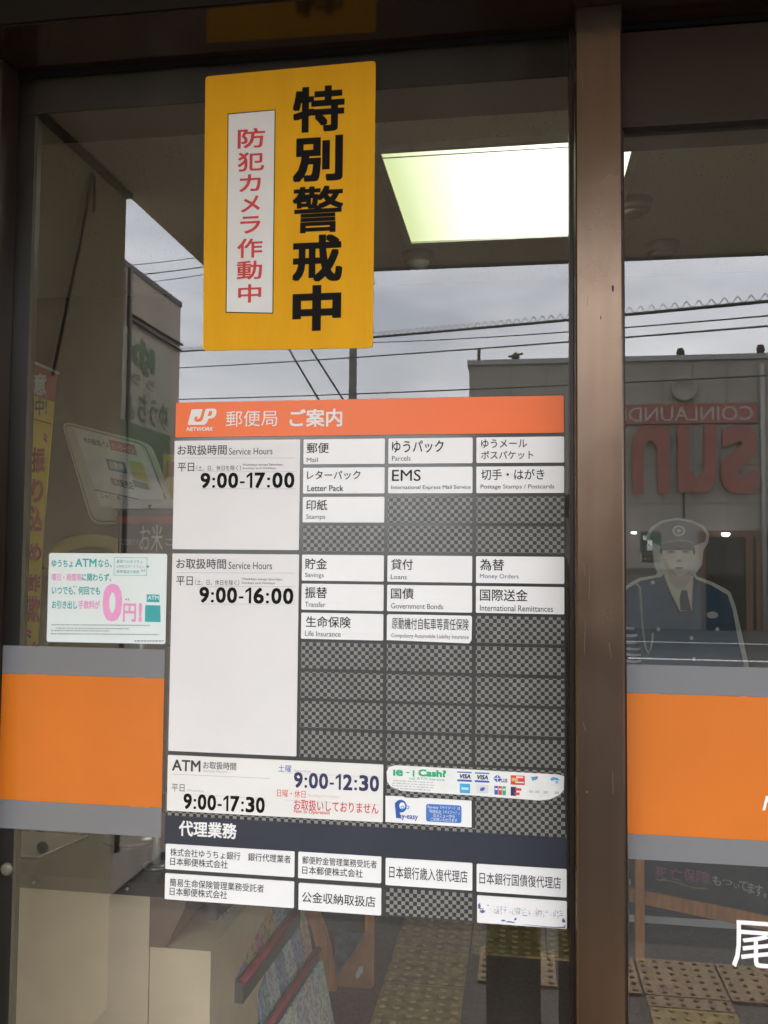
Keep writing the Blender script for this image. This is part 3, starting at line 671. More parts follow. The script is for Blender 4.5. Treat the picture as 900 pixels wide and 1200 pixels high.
for px, py, a, b_ in ((562, 1061, .0022, .0055), (566, 1067, .0045, .0030), (572, 1060, .0014, .0010), (598, 1079.5, .0070, .0014), (590, 1078, .0036, .0014), (604, 1076, .0022, .0022), (660, 1078, .0030, .0034), (662, 1084, .0012, .0020)):
    x, z = wz(px, py); blob(m, x, z, a, b_, 22, VIO, YT)
cv = [(608, 1081.2), (620, 1083.2), (635, 1085), (650, 1086.4), (662.5, 1086.8)]
m.P(cv+[(662, 1085), (650, 1085.3), (635, 1084.3), (620, 1082.7)], YT, YT+.0001, VIO)
m.build('worn_lettering', fd)
# card stickers
cs = [W(453.3, 904), W(456, 898.5), W(464, 896.3), W(655, 907.4), W(661, 909.5), W(660.6, 925), W(656, 930.5), W(645, 936), W(632, 937.5), W(560, 932), W(500, 928.3), W(470, 926), W(458, 921), W(454, 915)]
cp = MB().prism(cs, YP, YB-.0001, mat('worn_sticker', (.76, .77, .75), .4, 0, .06, 40)).build('card_sticker', ds)
m = MB()
m.T('ıe', 461, 901.5, 472.5, 908.8, YT, GREENI, .04).T('-', 476.5, 904, 480, 905.3, YT, GREENI, .03).T('l', 484, 902, 486, 909.6, YT, GREENI, .03).T('Cash?', 490.5, 901.4, 523, 909.8, YT, GREENI, .05)
m.T('nal ATM Service', 480, 910.6, 521, 913.8, YT, GREENI, 0)
for k in range(4):
    x0 = 459+rr.uniform(0, 3)
    while x0 < 500+rr.uniform(0, 18):
        L_ = rr.uniform(2, 6); m.B(x0, 913.6+k*3+(x0-459)*.055, x0+L_, 914.5+k*3+(x0-459)*.055, YT, YT+.0001, PALEI); x0 += L_+rr.uniform(.5, 1.6)
for px in (536, 556.5):
    m.B(px, 903.8+(px-536)*.05, px+17, 905.2+(px-536)*.05, YT, YT+.0001, BLUEI).B(px, 913+(px-536)*.05, px+17, 915.3+(px-536)*.05, YT, YT+.0001, BLUEI)
    m.T('VISA', px+1.8, 906.5+(px-536)*.05, px+15.5, 911.8+(px-536)*.05, YT, NAVYI, .04, .2)
m.P([(577.5, 911.3), (583, 907), (588, 911.8), (582.5, 916.5)], YT, YT+.0001, BLUEI).B(578, 911, 588, 912, YT-.0001, YT, WHITEM).B(582.5, 907.5, 583.4, 916, YT-.0001, YT, WHITEM).T('PLUS', 585, 911.8, 594.5, 916.2, YT-.0002, NAVYI, .03)
m.B(598.5, 908.2, 615, 919.2, YT, YT+.0001, REDP, .001)
m.B(599.5, 911, 607, 915, YT-.0001, YT, mat('card_yellow', (.7, .42, .1), .5)).B(605, 909.4, 613, 911, YT-.0001, YT, WHITEM).B(604, 915.6, 614, 917, YT-.0001, YT, WHITEM)
m.P([(622, 910), (630, 909), (629, 913), (624, 914.5)], YT, YT+.0001, SKYI).P([(625, 911), (630.5, 909.5), (630, 912)], YT-.0001, YT, REDP)
m.P([(644.5, 912), (648, 909.8), (653, 911), (656, 914), (650, 913.6), (646, 914.5)], YT, YT+.0001, SKYI).P([(651, 915), (654, 914.5), (653, 918), (651.5, 917)], YT, YT+.0001, SKYI)
m.B(539, 917.8, 551, 928.8, YT, YT+.0001, SKYI, .0006).B(541, 922, 549, 925, YT-.0001, YT, mat('pale_blue_print', (.4, .7, .8), .5))
m.B(558, 919, 572.5, 929, YT, YT+.0001, mat('card_grey', (.66, .67, .68), .5), .0008).P([(563, 923), (567, 921.5), (568.5, 924), (566, 926.5), (562.5, 926)], YT-.0001, YT, BLUEI)
for k, c in enumerate((BLUEI, REDP, GREENI)):
    m.B(579.5+k*4.6, 920.2+k*.3, 583.6+k*4.6, 930.6+k*.3, YT, YT+.0001, c, .0006).B(580.3+k*4.6, 923+k*.3, 583+k*4.6, 925+k*.3, YT-.0001, YT, WHITEM)
m.B(598.5, 921.5, 605, 932, YT, YT+.0001, NAVYI).B(604, 923, 611, 926, YT-.0001, YT, REDP).B(603, 928, 609, 931, YT-.0001, YT, REDP)
for px in (620, 627, 637, 650): m.B(px, 925.5+(px-620)*.05, px+5, 928.5+(px-620)*.05, YT, YT+.0001, mat('card_pale', (.55, .56, .58), .5))
m.build('printing', cp)
pe = MB().prism([W(452, 932), W(473, 932.8), W(475, 934.2), W(490, 935), W(493, 934.2), W(552.6, 937.9), W(552.8, 969), W(452, 962.6)], YP, YB-.0001, WHITEP).build('payment_sticker', ds)
m = MB()
PB = mat('payment_blue', (.025, .09, .36), .45)
x, z = W(470, 944); 
ring = [(x+.009*math.cos(R(a)), z+.0095*math.sin(R(a))) for a in range(0, 360, 15)]
m.prism(ring, YT, YT+.0001, PB); m.prism([(x+.0022+.0045*math.cos(R(a)), z+.0005+.0052*math.sin(R(a))) for a in range(0, 360, 20)], YT-.0001, YT, WHITEP)
m.P([(463, 940), (468, 940), (469.5, 958), (464.5, 958)], YT-.0001, YT, PB)
for px in (472, 478): 
    cx, cz = W(px, 945.5); m.prism([(cx+.0028*math.cos(R(a)), cz+.0028*math.sin(R(a))) for a in range(0, 360, 24)], YT-.0002, YT-.0001, SKYI); m.prism([(cx+.0014*math.cos(R(a)), cz+.0014*math.sin(R(a))) for a in range(0, 360, 24)], YT-.0003, YT-.0002, WHITEP)
m.T('ay-easy', 468, 954.5, 490, 961, YT, PB, .02)
m.B(499.5, 942.3, 541, 963, YT, YT+.0001, mat('payment_box', (.05, .17, .50), .45), .0035)
for s, a, b_, c, d in (('Pay-easy（ペイジー）は', 501.5, 943.6, 539.5, 948.2), ('「料金払込（ペイジー）」', 503, 948.6, 538.5, 953), ('のメニューから', 508, 953.4, 533, 957.6), ('ご利用いただけます', 505, 958, 536, 962.2)): m.T(s, a, b_, c, d, YT-.0002, WHITEP, .004)
m.build('printing', pe)

# ---- ATM sticker
at = thing('atm_fee_sticker', (-.659, -.001, 1.358), 'small pale sticker with teal and pink ATM fee lettering', 'sticker')
FINE = mat('fine_print', (.17, .19, .19), .6)
st = MB().prism(rquad([W(58, 648), W(196.2, 649), W(194, 754.7), W(55, 752)], .004), -.0011, -.0001, STICKW).build('sheet', at)
m = MB(); y = -.0014
for s, a, b_, c, d, k, off in (('ゆうちょ', 61.2, 656, 86, 664.8, TEAL, .02), ('ATM', 88.6, 654.6, 113.6, 664.4, TEAL, .02), ('なら、', 115.5, 655.4, 131.6, 664.8, TEAL, .02), ('曜日・時間帯', 61.2, 672, 95.7, 680.8, PINK, .02), ('に関わらず、', 96.3, 672, 131, 681.2, TEAL, .02), ('いつでも、', 61.2, 687.2, 89, 696.8, TEAL, .02), ('何回でも', 92.3, 687.2, 117.8, 697, TEAL, .02), ('お引き出し', 61.2, 703.8, 91, 713.4, TEAL, .02), ('手数料が', 92.5, 703.6, 117.4, 713.6, PINK, .02), ('円', 144.6, 707, 160, 728.6, PINK, .03), ('!', 162.8, 706.6, 166.8, 728.6, PINK, .05), ('0', 120.8, 684, 143.5, 728.2, PINK, .035), ('ATM', 173.6, 698, 186.4, 702.6, STICKW, .02), ('最寄りのゆうちょ', 137, 656, 167.5, 660, TEAL, 0), ('ATMをスマートフォン、', 137, 662, 170.5, 666, TEAL, 0), ('携帯電話で検索', 137, 668, 163.5, 672, TEAL, 0), ('※2', 147, 701.2, 152, 703.4, GREYI, 0), ('※3', 165.6, 667.6, 170, 669.8, GREYI, 0), ('※1', 86, 686.4, 90, 688.4, GREYI, 0)):
    m.T(s, a, b_, c, d, y-(.0003 if k is STICKW else 0), k, off)
for a, b_, c, d in ((134, 653.2, 172.6, 653.6), (134, 674, 172.6, 674.4), (134, 653.2, 134.4, 674.4), (172.2, 653.2, 172.6, 674.4)): m.B(a, b_, c, d, y, y+.0001, TEAL)
m.P([(172.6, 662), (176, 664), (172.6, 666)], y, y+.0001, TEAL)
m.P([(172.5, 696.4), (187.2, 696.8), (187.2, 705), (188.4, 711), (188.6, 729), (170.2, 728.6), (170.6, 711), (172.3, 705)], y, y+.0001, TEAL)
m.P([(172.3, 705.4), (187.4, 705.8), (188.2, 709.4), (171.6, 709)], y-.0002, y-.0001, STICKW)
for ly, x1 in ((732, 176), (736, 150), (738.8, 128), (742.6, 187)):
    x0 = 60.5 if ly != 736 else 66
    while x0 < x1:
        L_ = rr.uniform(.7, 2.2); m.B(x0, ly-.6+(x0-60)*.008, x0+L_, ly+.1+(x0-60)*.008, y, y+.0001, FINE).B(x0+.1, ly+.3+(x0-60)*.008, x0+L_*.8, ly+.7+(x0-60)*.008, y, y+.0001, FINE); x0 += L_+rr.uniform(.3, 1)
x0 = 158
while x0 < 190: L_ = rr.uniform(1.5, 4); m.B(x0, 750.3, x0+L_, 751.2, y, y+.0001, FINE).B(x0, 751.5, x0+L_*.7, 752, y, y+.0001, FINE); x0 += L_+.8
m.build('lettering', st)

# ---- orange bands across both panes
def band(name, x0, x1, label, lettering=False):
    t_ = thing(name, ((x0+x1)/2, -.001, 1.05), label, 'window film')
    MB().box(x0, x1, -.0008, -.0001, 1.1015, 1.3042, ORANGEB).build('orange_film', t_)
    MB().box(x0, x1, -.0008, -.0001, 1.3046, 1.3500 if x0 < 0 else 1.3462, GREYF).build('grey_film', t_)
    MB().box(x0, x1, -.0008, -.0001, 1.0560 if x0 < 0 else 1.0655, 1.1011, GREYF).build('grey_film', t_)
    if lettering:
        m = MB(); xa, za = W(893, 949.5); hN = W(893, 932)[1]-za
        m.text('NETWORK', xa, xa+hN*6.4, za, za+hN, -.0011, NETW, .03, .25)
        m.build('lettering', t_)
band('window_band', GX0+.023, -.5576, 'orange film band with grey edges on the left pane, ending at the service directory')
band('window_band', .1560, DX1-.055, 'orange film band with grey edges on the right pane, white letter at its end', True)
x0, x1 = W(857.5, 1105)[0], W(910, 1108)[0]
tag(MB().text('尾', x0, x1, W(880, 1134)[1], W(880, 1079)[1], -.0008, NETW, .008).build('window_lettering', base=(x0, 0, 1.0)), 'large white cut character stuck on the right pane below the orange band', 'lettering')

# ================================================================== inside the post office
# ---- ceiling light
cl = thing('ceiling_light', (-.04, 1.65, CZ2), 'square lit fluorescent panel recessed in the dotted ceiling', 'ceiling light')
DIFF = emit('light_diffuser', (1, 1, .80), LAMP)
t = DIFF.node_tree; p = t.nodes['Principled BSDF']
g = t.nodes.new('ShaderNodeTexCoord'); sx = t.nodes.new('ShaderNodeSeparateXYZ'); t.links.new(g.outputs['Object'], sx.inputs[0])
# the tubes sit towards the middle of the tray: the diffuser is whiter there and greener at its rim
ab = t.nodes.new('ShaderNodeMath'); ab.operation = 'ABSOLUTE'; sh_ = t.nodes.new('ShaderNodeMath'); sh_.operation = 'SUBTRACT'; sh_.inputs[1].default_value = .12
t.links.new(sx.outputs[0], sh_.inputs[0]); t.links.new(sh_.outputs[0], ab.inputs[0])
mr = t.nodes.new('ShaderNodeMapRange'); mr.inputs['From Max'].default_value = .5; t.links.new(ab.outputs[0], mr.inputs['Value'])
cr = t.nodes.new('ShaderNodeValToRGB'); cr.color_ramp.elements[0].color = (1, 1, .86, 1); cr.color_ramp.elements[1].color = (.30, .335, .165, 1)
t.links.new(mr.outputs[0], cr.inputs['Fac']); t.links.new(cr.outputs['Color'], p.inputs['Emission Color'])
MB().box(-.42, .333, 1.262, 2.04, CZ2-.012, CZ2-.004, DIFF).build('diffuser', cl)
fm = MB(); FRM = mat('light_frame', (.85, .84, .76), .4)
for a in ((-.445, .358, 1.24, 1.262), (-.445, .358, 2.04, 2.062), (-.445, -.42, 1.262, 2.04), (.333, .358, 1.262, 2.04)): fm.box(*a, CZ2-.02, CZ2-.001, FRM)
fm.box(-.4199, .3329, 1.30, 1.306, CZ2-.0145, CZ2-.0122, FRM)
fm.build('frame', cl)
def sensor(px, py, label, dome):
    d = ray(px, py); t_ = (CZ2-CAM.z)/d.z; x, yv = d.x*t_, CAM.y+d.y*t_
    s_ = thing('ceiling_sensor', (x, yv, CZ2), label, 'smoke detector', 'round fittings on the ceiling')
    SM = mat('sensor_plastic', (.40, .36, .30), .5)
    MB().lathe((x, yv, CZ2), [(.055, -.036), (.062, -.03), (.066, -.0), (.066, -.0005)], SM, 24).build('base', s_)
    if dome: MB().lathe((x, yv, CZ2), [(.006, -.075), (.028, -.068), (.044, -.05), (.048, -.037)], mat('dome_white', (.75, .77, .8), .3), 24).build('dome', s_)
    else: MB().lathe((x, yv, CZ2), [(.02, -.052), (.038, -.048), (.042, -.037)], SM, 24).build('dome', s_)
sensor(490, 297, 'round ceiling fitting with a pale dome, left below the light panel', True)
sensor(776, 286, 'round beige ceiling detector beyond the mullion on the right', False)
sensor(742, 236, 'small round fitting half hidden behind the right edge of the mullion', False)

# ---- standing cutout of a police officer
CY = 2.46
def cz(x, y): return W(730+x/5.294, 590+y/5.294, CY)
cu = thing('police_cutout', (.72, CY, 0), 'life-size cardboard cutout of a police officer in cap and navy uniform behind the glass', 'cutout')
CB = mat('cutout_edge', (.80, .79, .75), .7, 0, .05, 12); SK = mat('printed_skin', (.84, .79, .70), .7, 0, .05, 25); UN = mat('printed_navy', (.05, .115, .19), .7, 0, .18, 9); CAPM = mat('printed_cap', (.17, .18, .20), .7, 0, .12, 20); DK = mat('printed_dark', (.05, .05, .06), .7); CREAM = mat('printed_shirt', (.80, .77, .66), .7, 0, .04, 20)
out = [(780, 1000), (745, 840), (700, 640), (668, 553), (640, 530), (560, 490), (500, 467), (460, 455), (452, 435), (490, 380), (500, 290), (528, 245), (536, 190), (522, 165), (500, 140), (430, 105), (335, 90), (245, 105), (180, 145), (160, 168), (150, 195), (155, 240), (185, 275), (195, 380), (215, 430), (205, 445), (110, 460), (60, 483), (20, 512), (-20, 560), (-60, 660), (-95, 840), (-120, 1000)]
po_ = [cz(*p) for p in out]
lo = [(.16+W(735, 735, CY)[0]*0+.0, 0)]
xl, xr = po_[-1][0], po_[0][0]
po_ += [(xl+.02, .80), (xl+.06, .02), (xr-.06, .02), (xr-.02, .80)]
bd = MB().prism(po_, CY, CY+.008, CB).build('board', cu)
def pr(name, pts, mt, k, raw=False): return MB().prism(pts if raw else [cz(*p) for p in pts], CY-.0008*k, CY-.0008*(k-1)-.0001, mt).build(name, cu)
jp_ = [cz(*p) for p in ((750, 1000), (715, 850), (680, 660), (650, 568), (550, 508), (455, 470), (430, 440), (250, 440), (235, 455), (110, 480), (30, 525), (0, 580), (-35, 680), (-70, 850), (-95, 1000))]
pr('jacket', jp_+[(xl+.05, .82), (xr-.05, .82)], UN, 1, True)
pr('trousers', [(xl+.06, .81), (xl+.10, .05), (xr-.10, .05), (xr-.06, .81)], mat('printed_trousers', (.03, .034, .05), .7), 1, True)
pr('shirt', [(255, 445), (300, 560), (352, 668), (428, 665), (430, 560), (436, 450), (400, 430), (290, 430)], CREAM, 2)
pr('tie', [(362, 538), (398, 538), (404, 580), (425, 664), (356, 664), (350, 590)], DK, 3)
pr('neck', [(268, 400), (412, 400), (420, 470), (385, 525), (345, 535), (290, 490)], mat('printed_neck', (.66, .58, .46), .7), 3)
pr('face', [(238, 270), (240, 340), (250, 385), (280, 420), (318, 446), (345, 452), (375, 445), (412, 418), (430, 385), (437, 340), (438, 270)], SK, 4)
m = MB()
for c, a, b_ in (((296, 299), 20, 5), ((388, 299), 20, 5)): m.prism([cz(c[0]+a*math.cos(R(k)), c[1]+b_*math.sin(R(k))) for k in range(0, 360, 30)], CY-.0048, CY-.0042, DK)
m.prism([cz(*p) for p in ((268, 284), (320, 280), (320, 286), (270, 291))], CY-.0048, CY-.0042, mat('printed_brow', (.15, .13, .11), .7)).prism([cz(*p) for p in ((364, 280), (416, 284), (414, 291), (364, 286))], CY-.0048, CY-.0042, MATS['printed_brow'])
m.prism([cz(*p) for p in ((332, 352), (345, 345), (360, 352), (366, 360), (345, 364), (328, 360))], CY-.0048, CY-.0042, mat('printed_nose', (.34, .28, .22), .7)).prism([cz(*p) for p in ((312, 398), (345, 394), (378, 398), (360, 406), (330, 406))], CY-.0048, CY-.0042, mat('printed_lip', (.30, .18, .15), .7))
m.build('features', cu)
pr('cheek_shade', [(243, 330), (252, 384), (282, 419), (318, 444), (345, 450), (322, 428), (290, 396), (268, 350)], mat('printed_shade', (.60, .53, .42), .7), 4.6)
pr('eye_shade', [(262, 292), (292, 286), (326, 292), (330, 306), (296, 314), (266, 308)], MATS['printed_shade'], 4.6)
pr('eye_shade', [(358, 292), (392, 286), (424, 292), (420, 308), (390, 314), (356, 306)], MATS['printed_shade'], 4.6)
for a in ((226, 330), (446, 330)): pr('ear', [(a[0]+14*math.cos(R(k)), a[1]+32*math.sin(R(k))) for k in range(0, 360, 30)], SK, 3)
pr('hair', [(236, 270), (228, 300), (238, 325), (246, 290), (430, 290), (440, 325), (448, 300), (442, 270)], DK, 5)
pr('cap', [(182, 244), (166, 205), (178, 172), (200, 148), (250, 118), (335, 102), (425, 117), (488, 150), (515, 195), (508, 236), (440, 262), (440, 282), (340, 268), (240, 284), (236, 262)], CAPM, 6)
pr('visor', [(238, 290), (250, 256), (290, 240), (345, 236), (400, 240), (428, 256), (440, 290), (395, 276), (340, 271), (285, 276)], mat('printed_visor', (.11, .11, .12), .6), 7)
pr('cap_band', [(236, 252), (250, 243), (290, 228), (345, 224), (400, 228), (432, 240), (440, 250), (400, 240), (345, 235), (290, 240)], mat('printed_band', (.42, .42, .40), .7), 7.6)
pr('cap_badge', [(345+40*math.cos(R(k)), 170+34*math.sin(R(k))) for k in range(0, 360, 20)], CREAM, 7)
pr('cap_badge', [(345+27*math.cos(R(k)), 170+23*math.sin(R(k))) for k in range(0, 360, 20)], CAPM, 8)
pr('cap_badge', [(345+13*math.cos(R(k)), 170+11*math.sin(R(k))) for k in range(0, 360, 20)], CREAM, 9)
for c in ((185, 490), (220, 780), (425, 835), (440, 965), (585, 780)): pr('button', [(c[0]+12*math.cos(R(k)), c[1]+12*math.sin(R(k))) for k in range(0, 360, 30)], CREAM, 2)
pr('chest_badge', [(555+36*math.cos(R(k)), 692+22*math.sin(R(k))) for k in range(0, 360, 20)], mat('printed_silver', (.62, .64, .62), .6), 2)
cd = [(80, 495), (106, 522), (112, 620), (120, 760), (134, 860), (144, 905), (156, 928), (170, 905), (182, 850), (185, 800)]
MB().tube([(cz(*p)[0], CY-.004, cz(*p)[1]) for p in cd], .0045, mat('printed_cord', (.62, .63, .58), .7), 6).build('lanyard', cu)
pr('lapel', [(250, 450), (232, 470), (300, 600), (345, 690), (352, 668)], mat('printed_lapel', (.042, .062, .088), .7), 2)
pr('lapel', [(438, 455), (470, 480), (450, 590), (432, 690), (428, 666)], MATS['printed_lapel'], 2)

# ---- striped roll by the mullion
SRX, SRZ = W(735, 757, 1.3)
m_, t_, p_ = new_mat('blue_white_stripes'); g = t_.nodes.new('ShaderNodeNewGeometry'); wv = t_.nodes.new('ShaderNodeTexWave'); wv.bands_direction = 'Z'; wv.inputs['Scale'].default_value = 17; wv.inputs['Distortion'].default_value = 2.2; wv.inputs['Detail Scale'].default_value = .8
rp = t_.nodes.new('ShaderNodeValToRGB'); rp.color_ramp.interpolation = 'CONSTANT'; rp.color_ramp.elements[0].color = (.03, .05, .09, 1); rp.color_ramp.elements[1].position = .68; rp.color_ramp.elements[1].color = (.5, .55, .6, 1)
t_.links.new(g.outputs['Position'], wv.inputs['Vector']); t_.links.new(wv.outputs['Fac'], rp.inputs['Fac']); t_.links.new(rp.outputs['Color'], p_.inputs['Base Color'])
tag(MB().lathe((SRX-.01, 1.3, SRZ), [(.02, -.26), (.04, -.24), (.047, -.15), (.05, -.05), (.045, .02), (.03, .055), (.01, .07)], m_, 20).lathe((SRX-.01, 1.3, SRZ), [(.09, -SRZ), (.09, -SRZ+.01), (.012, -SRZ+.02), (.012, -.25)], STEEL, 14).build('rolled_cloth', base=(SRX-.01, 1.3, SRZ-1.35)), 'dark roll with pale curved stripes standing beside the police cutout', 'cloth roll')

# ---- chalkboard easel on the right
EY = 2.17
ez = thing('chalkboard_easel', (.55, EY, 0), 'orange wooden easel with a black chalkboard of hand-chalked Japanese words', 'easel')
lx_ = W(749.5, 1080, EY)[0]
xe = 1.25
def onboard(x, y, z): return (x, EY+.05-(x-lx_)*.42+y, z)     # the board is turned towards the door
zt = W(755, 1054, EY)[1]
MB().bbox(lx_-.017, lx_+.017, EY-.02, EY+.015, 0, 1.07, WOODO, .003).build('leg', ez)
xr_ = 1.18
MB().bbox(xr_-.017, xr_+.017, EY-.45, EY-.415, 0, 1.07, WOODO, .003).build('leg', ez)
bq = MB(onboard).box(lx_-.22, xr_, 0, .012, zt+.02, .95, CHALKB).build('board', ez)
for za_, zb_ in ((zt-.03, zt+.021), (.951, .985)): MB(onboard).box(lx_-.24, xr_+.02, -.012, .018, za_, zb_, WOODO).build('board_rail', ez)
m = MB(onboard)
def bt(s, px0, py0, px1, py1, mt, off=0):
    def hit(px, py):
        d = ray(px, py)
        # plane y = EY+.05-(x-lx_)*.42
        t_ = (EY+.05+lx_*.42-CAM.y)/(d.y+.42*d.x); return (d.x*t_, CAM.z+d.z*t_)
    xm, ym = (px0+px1)/2, (py0+py1)/2
    m.text(s, hit(px0, ym)[0], hit(px1, ym)[0], hit(xm, py1)[1], hit(xm, py0)[1], -.002, mt, off)
for s, a, b_, c, d, k in (('死', 768, 1016.5, 781, 1030, CHALKP), ('亡', 785, 1017, 799, 1031, CHALKP), ('保', 801, 1018.5, 815, 1033, CHALKP), ('障', 816, 1020.5, 832, 1036, CHALKP), ('も', 835, 1026.5, 845, 1037.5, CHALKW), ('つ', 846, 1031, 858, 1037, CHALKW), ('い', 860, 1035, 866, 1041, CHALKW), ('て', 866, 1032.5, 876, 1043.5, CHALKW), ('ま', 876, 1034.5, 884, 1047, CHALKW), ('す。', 884.5, 1037, 898, 1051, CHALKW), ('!', 737, 1030, 739, 1041, CHALKW)):
    bt(s, a, b_, c, d, k, -.006)
bt('～', 768, 1034, 830, 1038, mat('green_chalk', (.25, .28, .15), .9), -.01)
m.build('lettering', bq)
# low plinth behind the easel
tag(MB().box(.45, 1.9, 2.56, 2.61, 0, .12, mat('grey_step', (.30, .29, .275), .8, 0, .08, 10)).build('low_step', base=(1, 2.56, 0)), 'low pale grey step behind the chalkboard easel', 'step')

# ---- tactile tiles: inside floor and outside pavement
def tiles(name, cells, z, mt, stud, label, sx=.29, sy=None, rs=.0095):
    sy = sy or sx
    th = thing(name, (cells[0][0], cells[0][1], z), label, 'tactile tile')
    for k, (x, y) in enumerate(cells):
        m = MB().bbox(x+.004, x+sx-.004, y+.003, y+sy-.003, z+.0005, z+.010, mt, .004)
        h = m.build('tile', th); sm = MB(); ni = 6; nj = max(1, round(ni*sy/sx))
        for i in range(ni):
            for j in range(nj):
                sm.lathe((x+sx*(i+.5)/ni, y+sy*(j+.5)/nj, z+.0102), [(rs, 0), (rs*.97, .002), (rs*.6, .0045), (.003, .005)], stud, 8)
        sm.build('studs', h)
STUDY = mat('yellow_stud', (.40, .30, .11), .65, 0, .2, 30)
tiles('tactile_strip', [(-.475, 2.10-.29*k) for k in range(-1, 6)]+[(-.475+.29*(k+1), 2.10) for k in range(2)], -.002, TACT, STUDY, 'yellow studded tactile tiles in an L on the post office floor', rs=.013)
tiles('tactile_row', [(.425+.287*k, -2.155) for k in range(-2, 6)], 0, TACTBR, TACTDK, 'brown worn row of studded tactile tiles along the kerb', .285)
tiles('tactile_path', [(.425, -2.155+.287*(k+1)) for k in range(0, 1)], 0, TACTBR, TACTDK, 'single cut brown studded tile between the kerb row and the yellow tiles', .285, .078)  # short tile where the brown gives way to yellow
tiles('tactile_path', [(.425, -1.788+.287*k) for k in range(0, 6)], 0, TACT, STUDY, 'yellow studded tactile tiles leading over the pavement to the door', .285)

# ---- counter at the lower left
CYY = .42
zt_ = W(100, 1043, CYY)[1]; ztt = W(100, 1027, CYY)[1]
c_ = thing('service_counter', (-.7, CYY+.3, 0), 'beige fronted counter with a dark brown top inside the left pane', 'counter')
xs = W(175, 1110, CYY)[0]; xe_ = W(200, 1110, CYY)[0]; xfar = W(246, 1150, CYY)[0]
MB().box(-1.15, xs-.001, CYY, CYY+.62, 0, zt_, COUNTER).build('front_panel', c_)
zb = W(188, 1110, CYY)[1]
MB().box(xs+.0012, xfar, CYY+.002, CYY+.62, 0, zb-.0015, COUNTER).build('front_panel', c_)
MB().prism([(xs+.0012, zt_), (xs+.0012, zb), (xe_-.02, zb), (xe_-.008, zb+.004), (xe_, zb+.02), (xe_+.03, zt_-.02), (xe_+.03, zt_)], CYY-.002, CYY+.62, BROWNP).build('side_cabinet', c_)
MB().box(-1.16, xe_+.04, CYY-.012, CYY+.64, zt_+.0005, ztt, CTOP).build('counter_top', c_)
for px, py in ((40, 1033.5), (149, 1041.5)):
    x, z = W(px, py, CYY-.012); MB().lathe((x, CYY-.012, z), [(.004, 0), (.004, .003), (.002, .004)], STEEL, 10, 'y').build('screw', c_)
psx, psz = W(183, 1015, .5)
ps = thing('pen_stand', (psx, .5, ztt), 'slim silver pen stand cone on the counter top', 'pen stand')
MB().lathe((psx, .5, ztt+.001), [(.028, 0), (.029, .004), (.012, .007)], STEEL, 20).build('base', ps)
MB().lathe((psx, .5, ztt+.006), [(.0105, 0), (.007, .05), (.0045, .085), (.003, .10)], mat('white_metal', (.7, .69, .67), .3, .4), 16).build('cone', ps)
x0_, z0_ = W(22, 1010, .55); 
tag(MB(lambda x, y, z: (x-.4*(y-.55)*0+(z*0), y, z)).add([(x0_-.1, .5, ztt+.003), (x0_+.075, .5, ztt+.003), (x0_+.11, .66, ztt+.003), (x0_-.06, .66, ztt+.003), (x0_-.1, .5, ztt+.006), (x0_+.075, .5, ztt+.006), (x0_+.11, .66, ztt+.006), (x0_-.06, .66, ztt+.006)], [(3, 2, 1, 0), (4, 5, 6, 7), (0, 1, 5, 4), (1, 2, 6, 5), (2, 3, 7, 6), (3, 0, 4, 7)], PAPER).build('paper_form', base=(x0_, .55, ztt)), 'pale paper form lying on the counter top at far left', 'paper')
cb = MB(); pts = []
n = 14
for i in range(n+1):
    for j in range(n+1):
        u, v = i/n, j/n; x = -.75+u*.22+.02*math.sin(v*5); yv = .52+v*.2
        e = math.sin(math.pi*u)*math.sin(math.pi*v); pts.append((x, yv, ztt+.004+.05*e**.6+.012*math.sin(9*u+4*v)*e))
cb.add(pts, [(i*(n+1)+j, (i+1)*(n+1)+j, (i+1)*(n+1)+j+1, i*(n+1)+j+1) for i in range(n) for j in range(n)], DKSTUFF, True)
tag(cb.build('folded_cloth', base=(-.64, .62, ztt)), 'dark crumpled cloth heaped on the counter top', 'cloth')

# ---- banner at far left
BY = .50
bn = thing('fraud_banner', (W(50, 700, BY)[0], BY, .8), 'narrow yellow banner with a red head and red vertical lettering behind the left edge', 'banner')
def bnp(l): return [W(a, b_, BY) for a, b_ in l]
MB().prism(bnp([(8, 409), (68, 437), (63.6, 470.4), (5, 452)]), BY, BY+.003, BANR).build('head_panel', bn)
MB().prism(bnp([(5, 452.4), (63.5, 470.8), (61.6, 490.3), (50, 633), (45, 747), (43, 930), (-10, 930)]), BY, BY+.003, BANY).build('cloth', bn)
MB().prism(bnp([(6, 408), (68.5, 435.5), (68, 438.5), (6, 411)]), BY-.004, BY+.006, WHITEM).build('batten', bn)
m = MB()
for ch, a, b_, c, d, k, off in (('意', 40, 438, 55.5, 463.5, WHITEM, .03), ('施中!', 30, 467, 56, 487, BLACKI, .01), ('振', 38.5, 524.5, 53.5, 554, BANR, .042), ('り', 38, 561.5, 52, 589, BANR, .042), ('込', 36.5, 592.5, 50.5, 622.5, BANR, .042), ('め', 35, 636.5, 49.5, 657.5, BANR, .042), ('詐', 34, 672.5, 48.5, 693.5, BANR, .042), ('欺', 33, 698, 48, 729, BANR, .042), ('〟', 31, 736, 38, 748, REDI, .02), ('〝', 52, 507, 56.5, 519, REDI, .02), ('多', 33, 752, 50, 785, BANR, .03)):
    m.T(ch, a, b_, c, d, BY-.004, k, off, 0, BY)
a, b_ = W(31, 488.5, BY), W(60.5, 497, BY); m.prism([(a[0], a[1]-.0012), (b_[0], b_[1]-.0012), (b_[0], b_[1]+.0012), (a[0], a[1]+.0012)], BY-.003, BY-.001, BANR)
m.build('lettering', bn)

